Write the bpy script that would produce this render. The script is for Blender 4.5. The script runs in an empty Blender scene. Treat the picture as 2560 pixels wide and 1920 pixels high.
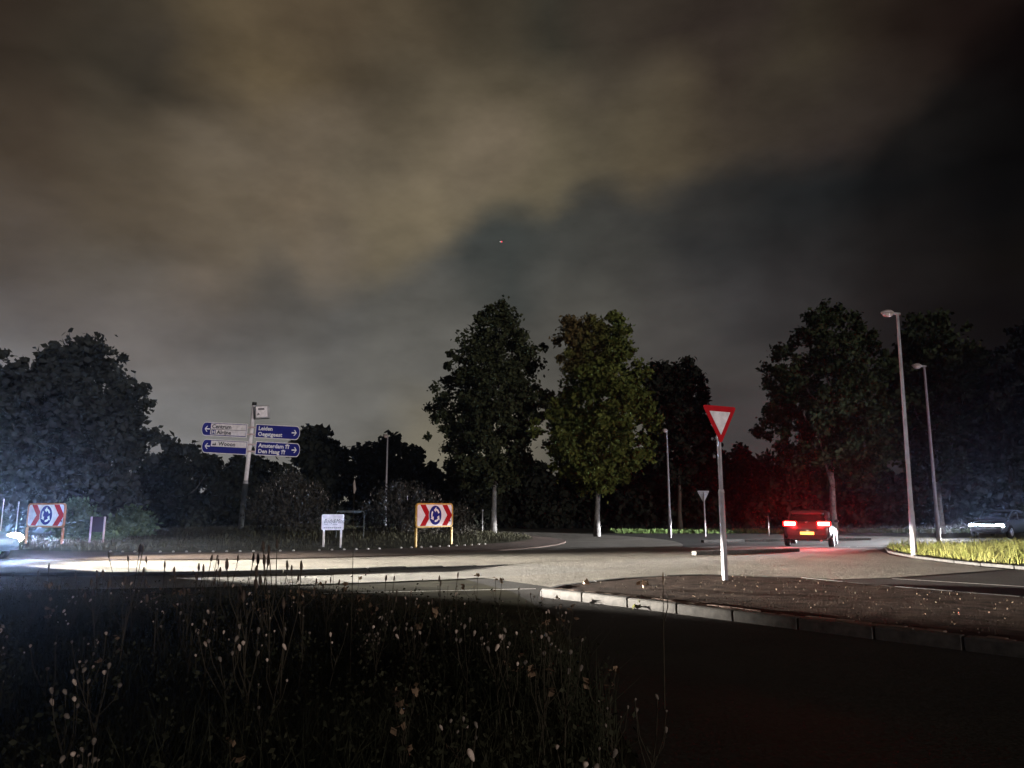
import bpy, math, random
import numpy as np
from mathutils import Vector, Matrix

random.seed(7)
rng = np.random.default_rng(7)
scene = bpy.context.scene
col = scene.collection
R = math.radians

# ------------------------------------------------------------------ camera
CAMZ = 1.5
FPX = 1610.0 / 2212.0            # focal length in picture widths
PITCH = math.atan(270.5 / 1610.0)
cam_d = bpy.data.cameras.new('camera')
cam_d.sensor_width = 36.0
cam_d.lens = 36.0 * FPX
cam_d.clip_start = 0.05
cam_d.clip_end = 20000
cam = bpy.data.objects.new('camera', cam_d)
col.objects.link(cam)
cam.location = (0, 0, CAMZ)
cam.rotation_euler = (math.pi / 2 + PITCH, 0, 0)
scene.camera = cam


def ray(px, py):
    """direction seen at a point of the photograph (2212 x 1659 grid)"""
    u = (px - 1106.0) / 1610.0
    v = (829.5 - py) / 1610.0
    c, s = math.cos(PITCH), math.sin(PITCH)
    return Vector((u, c - v * s, s + v * c))


def at(px, py, d):
    r = ray(px, py)
    t = d / r.y
    return Vector((r.x * t, d, CAMZ + r.z * t))


# ------------------------------------------------------------------ world: night sky under lit cloud
def lin(c):
    return tuple(((v / 255) / 12.92 if v / 255 <= 0.04045 else ((v / 255 + 0.055) / 1.055) ** 2.4) for v in c)


SKY = [
 (0,0,52,42,33),(150,120,60,52,41),(380,140,56,50,42),(280,210,58,52,42),(470,110,88,75,54),(560,130,102,87,62),(620,20,88,74,54),(720,60,82,69,51),
 (850,140,76,67,52),(860,30,90,77,57),(1010,30,56,49,38),(1050,160,92,82,63),(940,220,98,87,68),(60,260,68,57,45),(90,380,74,62,49),(300,330,94,82,65),(250,440,90,78,62),
 (470,430,98,86,68),(480,350,106,94,77),(650,300,106,93,75),(650,470,120,105,84),(900,470,128,114,88),(1000,350,112,100,80),
 (1060,310,118,104,84),(760,390,104,93,75),(50,520,86,76,66),(60,640,88,80,75),(250,590,98,89,77),(450,620,112,99,84),
 (570,560,110,98,80),(610,620,84,80,74),(560,660,90,85,79),(700,610,108,97,82),(850,560,112,101,80),(950,520,110,100,80),(1090,480,62,66,63),(1050,540,68,71,68),
 (900,650,90,88,82),(480,710,92,86,82),(200,700,108,102,100),(350,770,114,108,104),(500,800,112,110,107),(700,750,102,100,96),
 (800,850,108,106,100),(900,770,102,100,94),(950,980,124,117,99),(600,880,122,120,116),(350,900,128,126,124),(50,900,126,124,124),
 (1110,90,66,59,46),(1200,70,52,50,42),(1300,30,58,50,41),(1320,215,60,53,46),(1230,200,92,82,64),(1180,330,102,92,71),(1190,430,106,96,74),(1270,330,100,90,70),
 (1400,250,96,85,64),(1500,250,74,63,49),(1580,90,52,43,37),(1720,150,64,56,43),(1700,240,58,50,40),(1450,340,90,79,60),(1510,320,78,68,54),
 (1600,280,62,53,46),(1850,100,46,37,29),(1900,200,48,40,34),(2050,80,28,19,16),(2200,50,10,6,6),(2200,300,8,7,7),(2000,260,26,24,23),
 (1800,280,52,44,40),(1290,405,62,60,54),(1400,430,56,55,52),(1320,490,68,68,64),(1500,430,52,51,49),(1620,380,44,43,42),(1700,410,34,36,37),
 (1900,400,17,18,19),(2100,450,11,11,12),(1350,560,62,61,57),(1550,540,48,48,48),(1750,550,40,39,39),(1950,550,28,25,24),
 (2150,560,17,14,12),(1250,680,84,82,76),(1420,720,74,71,68),(1600,680,62,60,60),(1600,800,68,64,62),(1600,930,68,63,63),
 (1750,640,50,47,47),(1900,680,34,30,30),(2150,680,16,13,13),(1300,950,90,86,78),(2150,900,14,12,12),(1850,900,40,36,36)]
EDGE = [(-900, 800), (-200, 760), (100, 700), (300, 665), (480, 645), (545, 602), (600, 568), (640, 590), (672, 640), (720, 642), (850, 590), (960, 542), (1010, 512), (1060, 472), (1120, 466), (1180, 476), (1230, 440), (1280, 402), (1330, 396),
        (1370, 420), (1420, 410), (1480, 388), (1560, 360), (1640, 345), (1740, 368), (1830, 330), (1930, 260), (2000, 205), (2080, 120), (2200, 20), (2600, -300)]
EX = [e[0] for e in EDGE]; EY = [e[1] for e in EDGE]


def unit(az, el):
    a, e = R(az), R(el)
    return Vector((math.sin(a) * math.cos(e), math.cos(a) * math.cos(e), math.sin(e)))


def tone(c):
    g = (c[0] + c[1] + c[2]) / 3
    return tuple(0.94 * (v * 0.86 + g * 0.14) for v in c)


LAY = {True: ([], []), False: ([], [])}
for p in SKY:
    above = p[1] < np.interp(p[0], EX, EY)
    LAY[above][0].append(ray(p[0], p[1]).normalized()); LAY[above][1].append(tone(lin(p[2:])))
# the sky goes on behind and above as the same broken, town-lit cloud
for az in range(60, 320, 26):
    k = 0.45 if az < 110 else (1.0 if az > 150 else 0.75)
    for el, c in ((8, (66, 63, 60)), (28, (64, 57, 48)), (60, (60, 53, 44))):
        for ab in (True, False):
            LAY[ab][0].append(unit(az, el)); LAY[ab][1].append(tuple(v * k for v in lin(c)))
LAY = {k: (np.array(v[0]), np.array(v[1])) for k, v in LAY.items()}


def sky_at(layer, az, el):
    D_, C_ = LAY[layer]
    ang = np.degrees(np.arccos(np.clip(D_ @ np.array(unit(az, el)), -1, 1)))
    w = np.exp(-(ang / 2.0) ** 2) + 1e-4 / (1 + (ang / 4.0) ** 4) + 1e-9
    return (w[:, None] * C_).sum(0) / w.sum()


_ea, _ee = [], []
for k in range(len(EDGE) * 8 - 7):
    t_ = k / 8; i_ = min(int(t_), len(EDGE) - 2); f_ = t_ - i_
    r_ = ray(EX[i_] + (EX[i_ + 1] - EX[i_]) * f_, EY[i_] + (EY[i_ + 1] - EY[i_]) * f_)
    _ea.append(math.degrees(math.atan2(r_.x, r_.y))); _ee.append(math.degrees(math.atan2(r_.z, math.hypot(r_.x, r_.y))))


def edge_el(az):
    return 12.0 if abs(az) > 60 else float(np.interp(az, _ea, _ee))


w = bpy.data.worlds.new('World')
scene.world = w
w.use_nodes = True
nt = w.node_tree
nt.nodes.clear()


def N(t, **kw):
    n = nt.nodes.new(t)
    for k, v in kw.items():
        setattr(n, k, v)
    return n


def mathn(op, a, b=None, c=None):
    n = N('ShaderNodeMath', operation=op)
    for i, v in enumerate((a, b, c)):
        if v is None:
            continue
        if isinstance(v, (int, float)):
            n.inputs[i].default_value = v
        else:
            nt.links.new(v, n.inputs[i])
    return n.outputs[0]


tc = N('ShaderNodeTexCoord')
nz = N('ShaderNodeTexNoise'); nz.inputs['Scale'].default_value = 6.5; nz.inputs['Detail'].default_value = 6.0; nz.inputs['Roughness'].default_value = 0.52
mp = N('ShaderNodeMapping'); mp.inputs['Scale'].default_value = (1, 1, 1.9); mp.inputs['Rotation'].default_value = (0, R(18), 0)
nt.links.new(tc.outputs['Generated'], mp.inputs['Vector'])
nt.links.new(mp.outputs['Vector'], nz.inputs['Vector'])
sub = N('ShaderNodeVectorMath', operation='SUBTRACT'); sub.inputs[1].default_value = (0.5, 0.5, 0.5)
nt.links.new(nz.outputs['Color'], sub.inputs[0])
scl = N('ShaderNodeVectorMath', operation='SCALE'); scl.inputs['Scale'].default_value = 0.075
nt.links.new(sub.outputs[0], scl.inputs[0])
add = N('ShaderNodeVectorMath', operation='ADD')
nt.links.new(tc.outputs['Generated'], add.inputs[0]); nt.links.new(scl.outputs[0], add.inputs[1])
nrm = N('ShaderNodeVectorMath', operation='NORMALIZE'); nt.links.new(add.outputs[0], nrm.inputs[0])
sep = N('ShaderNodeSeparateXYZ'); nt.links.new(nrm.outputs[0], sep.inputs[0])
azn = mathn('ARCTAN2', sep.outputs['X'], sep.outputs['Y'])          # -pi..pi, 0 = view axis
eln = mathn('MULTIPLY', mathn('ARCSINE', sep.outputs['Z']), 180 / math.pi)
azd = mathn('MULTIPLY', azn, 180 / math.pi)
ROWS = [0.5, 4, 7, 10, 13, 16, 19, 22, 25, 28, 31, 34, 38, 44]
HALVES = ([-180, -110, -64] + [-v for v in sorted([float(q) for q in np.arange(0, 44.1, 1.7)], reverse=True)], [float(v) for v in np.arange(-0.0, 44.1, 1.7)] + [64, 110, 180])
def ramp_of(fac, AZ, fn):
    a0, a1 = AZ[0], AZ[-1]
    cr = N('ShaderNodeValToRGB'); cr.color_ramp.interpolation = 'LINEAR'
    els = cr.color_ramp.elements
    for j, a in enumerate(AZ):
        p = (a - a0) / (a1 - a0)
        if j == 0:
            e_ = els[0]; e_.position = p
        elif j == len(AZ) - 1:
            e_ = els[len(els) - 1]; e_.position = p
        else:
            e_ = els.new(p)
        c = fn(a)
        e_.color = (c[0], c[1], c[2], 1)
    nt.links.new(fac, cr.inputs[0])
    return cr.outputs[0]


def mixn(f, a, b_):
    mx = N('ShaderNodeMix', data_type='RGBA')
    nt.links.new(f, mx.inputs[0]); nt.links.new(a, mx.inputs[6]); nt.links.new(b_, mx.inputs[7])
    return mx.outputs[2]


right = mathn('GREATER_THAN', azd, 0.0)
FACS = [mathn('DIVIDE', mathn('SUBTRACT', azd, AZ[0]), AZ[-1] - AZ[0]) for AZ in HALVES]


def layer_color(layer):
    out = []
    for AZ, fac in zip(HALVES, FACS):
        AZc = AZ if len(AZ) < 4 else [a for k, a in enumerate(AZ) if abs(a) > 45 or k % 2 == 0 or a in (AZ[0], AZ[-1], 0.0, -0.0)]
        prev = None
        for i, el in enumerate(ROWS):
            c = ramp_of(fac, AZc, lambda a: sky_at(layer, a, el))
            if prev is None:
                prev = c
            else:
                mr = N('ShaderNodeMapRange', interpolation_type='LINEAR')
                nt.links.new(eln, mr.inputs[0])
                mr.inputs[1].default_value = ROWS[i - 1]; mr.inputs[2].default_value = el
                prev = mixn(mr.outputs[0], prev, c)
        out.append(prev)
    return mixn(right, out[0], out[1])


edge = mixn(right, *[ramp_of(fac, AZ, lambda a: (edge_el(a) / 60,) * 3) for AZ, fac in zip(HALVES, FACS)])
above = mathn('SUBTRACT', eln, mathn('MULTIPLY', edge, 60.0))
wd = N('ShaderNodeMapRange'); nt.links.new(azd, wd.inputs[0])
wd.inputs[1].default_value = -26; wd.inputs[2].default_value = -12; wd.inputs[3].default_value = 5.5; wd.inputs[4].default_value = 1.9
mk = N('ShaderNodeMapRange', interpolation_type='SMOOTHSTEP')
nt.links.new(mathn('DIVIDE', above, wd.outputs[0]), mk.inputs[0]); mk.inputs[1].default_value = -0.9; mk.inputs[2].default_value = 1.0
prev = mixn(mk.outputs[0], layer_color(False), layer_color(True))
n2 = N('ShaderNodeTexNoise'); n2.inputs['Scale'].default_value = 10.0; n2.inputs['Detail'].default_value = 7.0; n2.inputs['Roughness'].default_value = 0.6
nt.links.new(mp.outputs['Vector'], n2.inputs['Vector'])
mr2 = N('ShaderNodeMapRange'); mr2.inputs[1].default_value = 0.3; mr2.inputs[2].default_value = 0.7; mr2.inputs[3].default_value = 0.82; mr2.inputs[4].default_value = 1.18
nt.links.new(n2.outputs['Fac'], mr2.inputs[0])
mul = N('ShaderNodeVectorMath', operation='SCALE')
nt.links.new(prev, mul.inputs[0]); nt.links.new(mr2.outputs[0], mul.inputs['Scale'])
bg = N('ShaderNodeBackground'); bg.inputs['Strength'].default_value = 1.0
nt.links.new(mul.outputs[0], bg.inputs['Color'])
wo = N('ShaderNodeOutputWorld'); nt.links.new(bg.outputs[0], wo.inputs['Surface'])
w.cycles.sampling_method = 'MANUAL'
w.cycles.sample_map_resolution = 256

# ------------------------------------------------------------------ sun lamp (unseen frontal light on the signs, low behind the camera) and exposure
sun_d = bpy.data.lights.new('low_front_light', 'SUN')
sun_d.energy = 1.4
sun_d.angle = R(2.0)
sun_d.color = (1.0, 0.93, 0.9)
sun = bpy.data.objects.new('low_front_light', sun_d); col.objects.link(sun)
SUN_EL, SUN_AZ = 2.6, 214.0            # azimuth clockwise from the view axis
_s = Vector((math.sin(R(SUN_AZ)) * math.cos(R(SUN_EL)) * -1, math.cos(R(SUN_AZ)) * math.cos(R(SUN_EL)), math.sin(R(SUN_EL))))
sun.rotation_euler = _s.to_track_quat('Z', 'Y').to_euler()
scene.view_settings.view_transform = 'Standard'
scene.view_settings.look = 'None'
scene.view_settings.exposure = 0
scene.view_settings.gamma = 1
scene.view_settings.use_curve_mapping = False
cy = scene.cycles
cy.max_bounces = 5; cy.diffuse_bounces = 2; cy.glossy_bounces = 3; cy.transmission_bounces = 3; cy.volume_bounces = 0; cy.transparent_max_bounces = 8
cy.sample_clamp_indirect = 4.0
cy.use_denoising = True
cy.caustics_reflective = False; cy.caustics_refractive = False


# ------------------------------------------------------------------ helpers: materials
def mat(name, c, rough=0.8, spec=0.25, var=0.25, scale=6.0, metal=0.0, bump=0.0, c2=None, coat=0.0, detail=4.0):
    m = bpy.data.materials.new(name); m.use_nodes = True
    t = m.node_tree; b = t.nodes['Principled BSDF']
    b.inputs['Roughness'].default_value = rough
    b.inputs['Specular IOR Level'].default_value = spec
    b.inputs['Metallic'].default_value = metal
    b.inputs['Coat Weight'].default_value = coat
    tcx = t.nodes.new('ShaderNodeTexCoord')
    nn = t.nodes.new('ShaderNodeTexNoise'); nn.inputs['Scale'].default_value = scale; nn.inputs['Detail'].default_value = detail
    t.links.new(tcx.outputs['Object'], nn.inputs['Vector'])
    cr = t.nodes.new('ShaderNodeValToRGB')
    cr.color_ramp.elements[0].position = 0.32; cr.color_ramp.elements[1].position = 0.68
    a = [max(0, v * (1 - var)) for v in c]
    d = [min(1, v * (1 + var)) for v in (c2 or c)]
    cr.color_ramp.elements[0].color = (*a, 1); cr.color_ramp.elements[1].color = (*d, 1)
    t.links.new(nn.outputs['Fac'], cr.inputs[0]); t.links.new(cr.outputs[0], b.inputs['Base Color'])
    if bump:
        bp = t.nodes.new('ShaderNodeBump'); bp.inputs['Strength'].default_value = bump; bp.inputs['Distance'].default_value = 0.01
        n3 = t.nodes.new('ShaderNodeTexNoise'); n3.inputs['Scale'].default_value = scale * 8; n3.inputs['Detail'].default_value = 3
        t.links.new(tcx.outputs['Object'], n3.inputs['Vector'])
        t.links.new(n3.outputs['Fac'], bp.inputs['Height']); t.links.new(bp.outputs[0], b.inputs['Normal'])
    return m


def emit(name, c, s):
    m = bpy.data.materials.new(name); m.use_nodes = True
    b = m.node_tree.nodes['Principled BSDF']
    b.inputs['Base Color'].default_value = (*c, 1)
    b.inputs['Emission Color'].default_value = (*c, 1)
    b.inputs['Emission Strength'].default_value = s
    return m


def asphalt(name, c, var=0.35, rough_n=2.4):
    m = bpy.data.materials.new(name); m.use_nodes = True
    t = m.node_tree; b = t.nodes['Principled BSDF']
    b.inputs['Roughness'].default_value = 0.85; b.inputs['Specular IOR Level'].default_value = 0.12
    g = t.nodes.new('ShaderNodeNewGeometry')
    n1 = t.nodes.new('ShaderNodeTexNoise'); n1.inputs['Scale'].default_value = 0.55; n1.inputs['Detail'].default_value = 6; n1.inputs['Roughness'].default_value = 0.62
    n2_ = t.nodes.new('ShaderNodeTexNoise'); n2_.inputs['Scale'].default_value = 22; n2_.inputs['Detail'].default_value = 4; n2_.inputs['Roughness'].default_value = 0.7
    vo = t.nodes.new('ShaderNodeTexVoronoi'); vo.inputs['Scale'].default_value = 60
    for x in (n1, n2_, vo):
        t.links.new(g.outputs['Position'], x.inputs['Vector'])
    mx = t.nodes.new('ShaderNodeMath'); mx.operation = 'ADD'
    t.links.new(n1.outputs['Fac'], mx.inputs[0]); t.links.new(n2_.outputs['Fac'], mx.inputs[1])
    cr = t.nodes.new('ShaderNodeValToRGB')
    cr.color_ramp.elements[0].position = 0.36; cr.color_ramp.elements[1].position = 0.66
    hf = t.nodes.new('ShaderNodeMath'); hf.operation = 'MULTIPLY'; hf.inputs[1].default_value = 0.5
    t.links.new(mx.outputs[0], hf.inputs[0]); t.links.new(hf.outputs[0], cr.inputs[0])
    cr.color_ramp.elements[0].color = (*[v * (1 - var) for v in c], 1)
    cr.color_ramp.elements[1].color = (*[v * (1 + var) for v in c], 1)
    t.links.new(cr.outputs[0], b.inputs['Base Color'])
    # coarse aggregate: every grain faces its own way
    gn = t.nodes.new('ShaderNodeTexNoise'); gn.inputs['Scale'].default_value = 45; gn.inputs['Detail'].default_value = 3; gn.inputs['Roughness'].default_value = 0.75
    t.links.new(g.outputs['Position'], gn.inputs['Vector'])
    sb = t.nodes.new('ShaderNodeVectorMath'); sb.operation = 'SUBTRACT'; sb.inputs[1].default_value = (.5, .5, .5)
    t.links.new(gn.outputs['Color'], sb.inputs[0])
    sc_ = t.nodes.new('ShaderNodeVectorMath'); sc_.operation = 'SCALE'; sc_.inputs['Scale'].default_value = rough_n
    t.links.new(sb.outputs[0], sc_.inputs[0])
    ad = t.nodes.new('ShaderNodeVectorMath'); ad.operation = 'ADD'
    t.links.new(g.outputs['Normal'], ad.inputs[0]); t.links.new(sc_.outputs[0], ad.inputs[1])
    nn_ = t.nodes.new('ShaderNodeVectorMath'); nn_.operation = 'NORMALIZE'; t.links.new(ad.outputs[0], nn_.inputs[0])
    t.links.new(nn_.outputs[0], b.inputs['Normal'])
    return m


def foliage(name, c, c2, patch=None, scale=1.3):
    m = mat(name, c, rough=0.8, spec=0.03, var=0.3, scale=scale, c2=c2)
    t = m.node_tree; b = t.nodes['Principled BSDF']
    if patch:                                  # autumn colouring on one side of the crown
        (px, py, pz), rad, pc = patch
        tcx = t.nodes.new('ShaderNodeTexCoord')
        ds = t.nodes.new('ShaderNodeVectorMath'); ds.operation = 'DISTANCE'; ds.inputs[1].default_value = (px, py, pz)
        t.links.new(tcx.outputs['Object'], ds.inputs[0])
        mr = t.nodes.new('ShaderNodeMapRange'); mr.inputs[1].default_value = rad * 0.5; mr.inputs[2].default_value = rad; mr.inputs[3].default_value = 1; mr.inputs[4].default_value = 0
        t.links.new(ds.outputs['Value'], mr.inputs[0])
        mx = t.nodes.new('ShaderNodeMix'); mx.data_type = 'RGBA'
        src = b.inputs['Base Color'].links[0].from_socket
        t.links.new(mr.outputs[0], mx.inputs[0]); t.links.new(src, mx.inputs[6]); mx.inputs[7].default_value = (*pc, 1)
        t.links.new(mx.outputs[2], b.inputs['Base Color'])
    return m


M = {
 'ground': mat('soil_and_grass', (0.035, 0.032, 0.02), spec=0.04, var=0.4, scale=1.5, bump=0.4),
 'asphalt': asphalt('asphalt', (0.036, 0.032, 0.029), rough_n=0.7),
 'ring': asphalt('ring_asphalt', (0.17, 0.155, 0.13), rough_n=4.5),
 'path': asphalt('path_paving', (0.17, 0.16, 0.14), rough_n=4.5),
 'apron': asphalt('apron_concrete', (0.085, 0.06, 0.048)),
 'paint': mat('road_paint', (0.6, 0.58, 0.54), var=0.3, scale=14),
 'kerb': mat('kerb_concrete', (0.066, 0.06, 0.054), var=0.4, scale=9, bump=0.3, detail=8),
 'kerb_shaded': mat('shaded_kerb_concrete', (0.026, 0.024, 0.022), var=0.35, scale=9, bump=0.3),  # same concrete, with the shade of its unlit faces put into the colour
 'brick': mat('paving_brick', (0.16, 0.11, 0.085), var=0.35, scale=7, bump=0.3),
 'soil': mat('island_soil', (0.04, 0.028, 0.022), var=0.6, scale=3.5, bump=0.9, detail=8, spec=0.03, rough=1.0),
 'mound': mat('island_turf', (0.045, 0.043, 0.026), spec=0.04, var=0.4, scale=2.2, bump=0.8),
 'grass': mat('verge_grass', (0.085, 0.105, 0.018), spec=0.04, var=0.45, scale=1.2, c2=(0.11, 0.10, 0.035)),
 'fargrass': mat('far_grass', (0.06, 0.09, 0.03), spec=0.04, var=0.4, scale=1.5),
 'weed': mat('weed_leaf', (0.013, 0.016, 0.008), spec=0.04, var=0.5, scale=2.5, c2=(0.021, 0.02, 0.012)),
 'stem': mat('dry_stem', (0.034, 0.028, 0.019), spec=0.04, var=0.35, scale=10),
 'seed': mat('seed_head', (0.30, 0.22, 0.18), var=0.5, scale=5, rough=0.95, c2=(0.42, 0.33, 0.27)),
 'seed_dull': mat('dull_seed_head', (0.10, 0.08, 0.065), var=0.5, scale=20, rough=0.95),
 'seed_dark': mat('brown_seed_head', (0.05, 0.035, 0.025), var=0.4, scale=30, rough=0.95),
 'dryleaf': mat('dry_leaf', (0.11, 0.068, 0.04), var=0.5, scale=6),
 'litter': mat('leaf_litter', (0.022, 0.015, 0.011), var=0.5, scale=3, spec=0.03, c2=(0.05, 0.034, 0.022)),
 'bark': mat('bark', (0.17, 0.16, 0.15), var=0.45, scale=5, bump=0.6),
 'darkbark': mat('dark_bark', (0.06, 0.05, 0.04), var=0.3, scale=5),
 'galv': mat('galvanised_steel', (0.29, 0.275, 0.295), rough=0.5, spec=0.4, var=0.18, scale=4),
 'galv_dull': mat('dull_galvanised_steel', (0.30, 0.29, 0.30), rough=0.6, var=0.25, scale=4),
 'iron': mat('dark_iron', (0.06, 0.065, 0.065), rough=0.6, var=0.25, scale=4),
 'white': mat('white_sign_face', (0.86, 0.83, 0.85), rough=0.8, spec=0.08, var=0.05, scale=6),
 'white_old': mat('weathered_white_sign_face', (0.74, 0.69, 0.71), rough=0.8, spec=0.08, var=0.16, scale=7, detail=8),
 'red': mat('red_sign_face', (0.42, 0.010, 0.016), rough=0.8, spec=0.08, var=0.12, scale=6),
 'blue': mat('blue_sign_face', (0.018, 0.02, 0.19), rough=0.8, spec=0.08, var=0.12, scale=3),
 'yellow_frame': mat('yellow_frame', (0.55, 0.32, 0.04), rough=0.5, var=0.2, scale=5),
 'orange_frame': mat('faded_orange_frame', (0.42, 0.16, 0.06), rough=0.5, var=0.25, scale=5),
 'sign_back': mat('grey_sign_back', (0.24, 0.23, 0.24), rough=0.6, var=0.2, scale=4),
 'plum': mat('dark_sign_back', (0.035, 0.02, 0.03), rough=0.6, var=0.2, scale=4),
 'ink': mat('black_print', (0.03, 0.028, 0.035), rough=0.6, var=0.1),
 'inkgrey': mat('grey_print', (0.12, 0.11, 0.12), rough=0.6, var=0.1),
 'pinkpost': mat('pale_post', (0.55, 0.42, 0.42), rough=0.6, var=0.15),
 'lamp_body': mat('lamp_housing', (0.30, 0.25, 0.24), rough=0.5, var=0.25, scale=8),
 'lamp_glass': mat('lamp_bowl', (0.45, 0.36, 0.34), rough=0.12, spec=0.6, var=0.2, scale=12, coat=0.5),
 'tyre': mat('tyre_rubber', (0.015, 0.015, 0.015), var=0.2),
 'rim': mat('alloy_rim', (0.75, 0.75, 0.78), rough=0.3, metal=0.7, var=0.1),
 'paint_dark': mat('dark_car_paint', (0.035, 0.03, 0.034), rough=0.32, spec=0.5, var=0.1, coat=0.6),
 'paint_grey': mat('grey_car_paint', (0.03, 0.033, 0.04), rough=0.35, spec=0.5, var=0.1, coat=0.6),
 'glass': mat('dark_glass', (0.008, 0.008, 0.01), rough=0.1, spec=0.6, var=0.1),
 'plastic': mat('black_plastic', (0.02, 0.02, 0.02), rough=0.6, var=0.15),
 'plate': emit('glowing_number_plate', (1.0, 0.72, 0.16), 1.3),  # plate lamp's light put in as the plate's own glow
 'badge': mat('chrome_badge', (0.7, 0.6, 0.72), rough=0.2, metal=0.8, var=0.05),
 'tail_core': emit('tail_lamp_core', (1.0, 0.42, 0.33), 7.0),
 'tail_lens': emit('tail_lamp_lens', (1.0, 0.01, 0.012), 1.5),
 'head': emit('headlamp_beam', (0.86, 0.93, 1.0), 60.0),
 'streak_glow': emit('headlight_streak_glow', (0.86, 0.93, 1.0), 30.0),
 'beacon': emit('aircraft_beacon', (1.0, 0.10, 0.14), 1.0),
 'beaconw': emit('aircraft_lamp', (0.8, 0.95, 0.9), 0.5),
 'stud': mat('white_reflector', (0.5, 0.48, 0.45), rough=0.3, spec=0.5, var=0.05),
 'stone': mat('pale_stone', (0.45, 0.40, 0.34), var=0.2),
 'flower': mat('pale_flower_spike', (0.30, 0.26, 0.23), var=0.4, scale=9),
}


# ------------------------------------------------------------------ helpers: geometry
def link(o, parent=None):
    col.objects.link(o)
    if parent is not None:
        o.parent = parent
    return o


def raw(name, verts, faces, m, parent=None, smooth=False, loc=None):
    me = bpy.data.meshes.new(name)
    me.from_pydata([tuple(v) for v in verts], [], faces)
    me.materials.append(M[m] if isinstance(m, str) else m)
    if smooth:
        me.polygons.foreach_set('use_smooth', [True] * len(me.polygons))
    me.update()
    o = bpy.data.objects.new(name, me)
    if loc is not None:
        o.location = loc
    return link(o, parent)


def quads(name, V, m, parent=None, tri=False):
    """V: (n,4,3) or (n,3,3) array of separate faces, fast path"""
    n, k, _ = V.shape
    me = bpy.data.meshes.new(name)
    me.vertices.add(n * k); me.vertices.foreach_set('co', V.reshape(-1).astype(np.float32))
    me.loops.add(n * k); me.loops.foreach_set('vertex_index', np.arange(n * k, dtype=np.int32))
    me.polygons.add(n); me.polygons.foreach_set('loop_start', np.arange(0, n * k, k, dtype=np.int32))
    me.update(calc_edges=True)
    me.materials.append(M[m] if isinstance(m, str) else m)
    o = bpy.data.objects.new(name, me)
    return link(o, parent)


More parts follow.
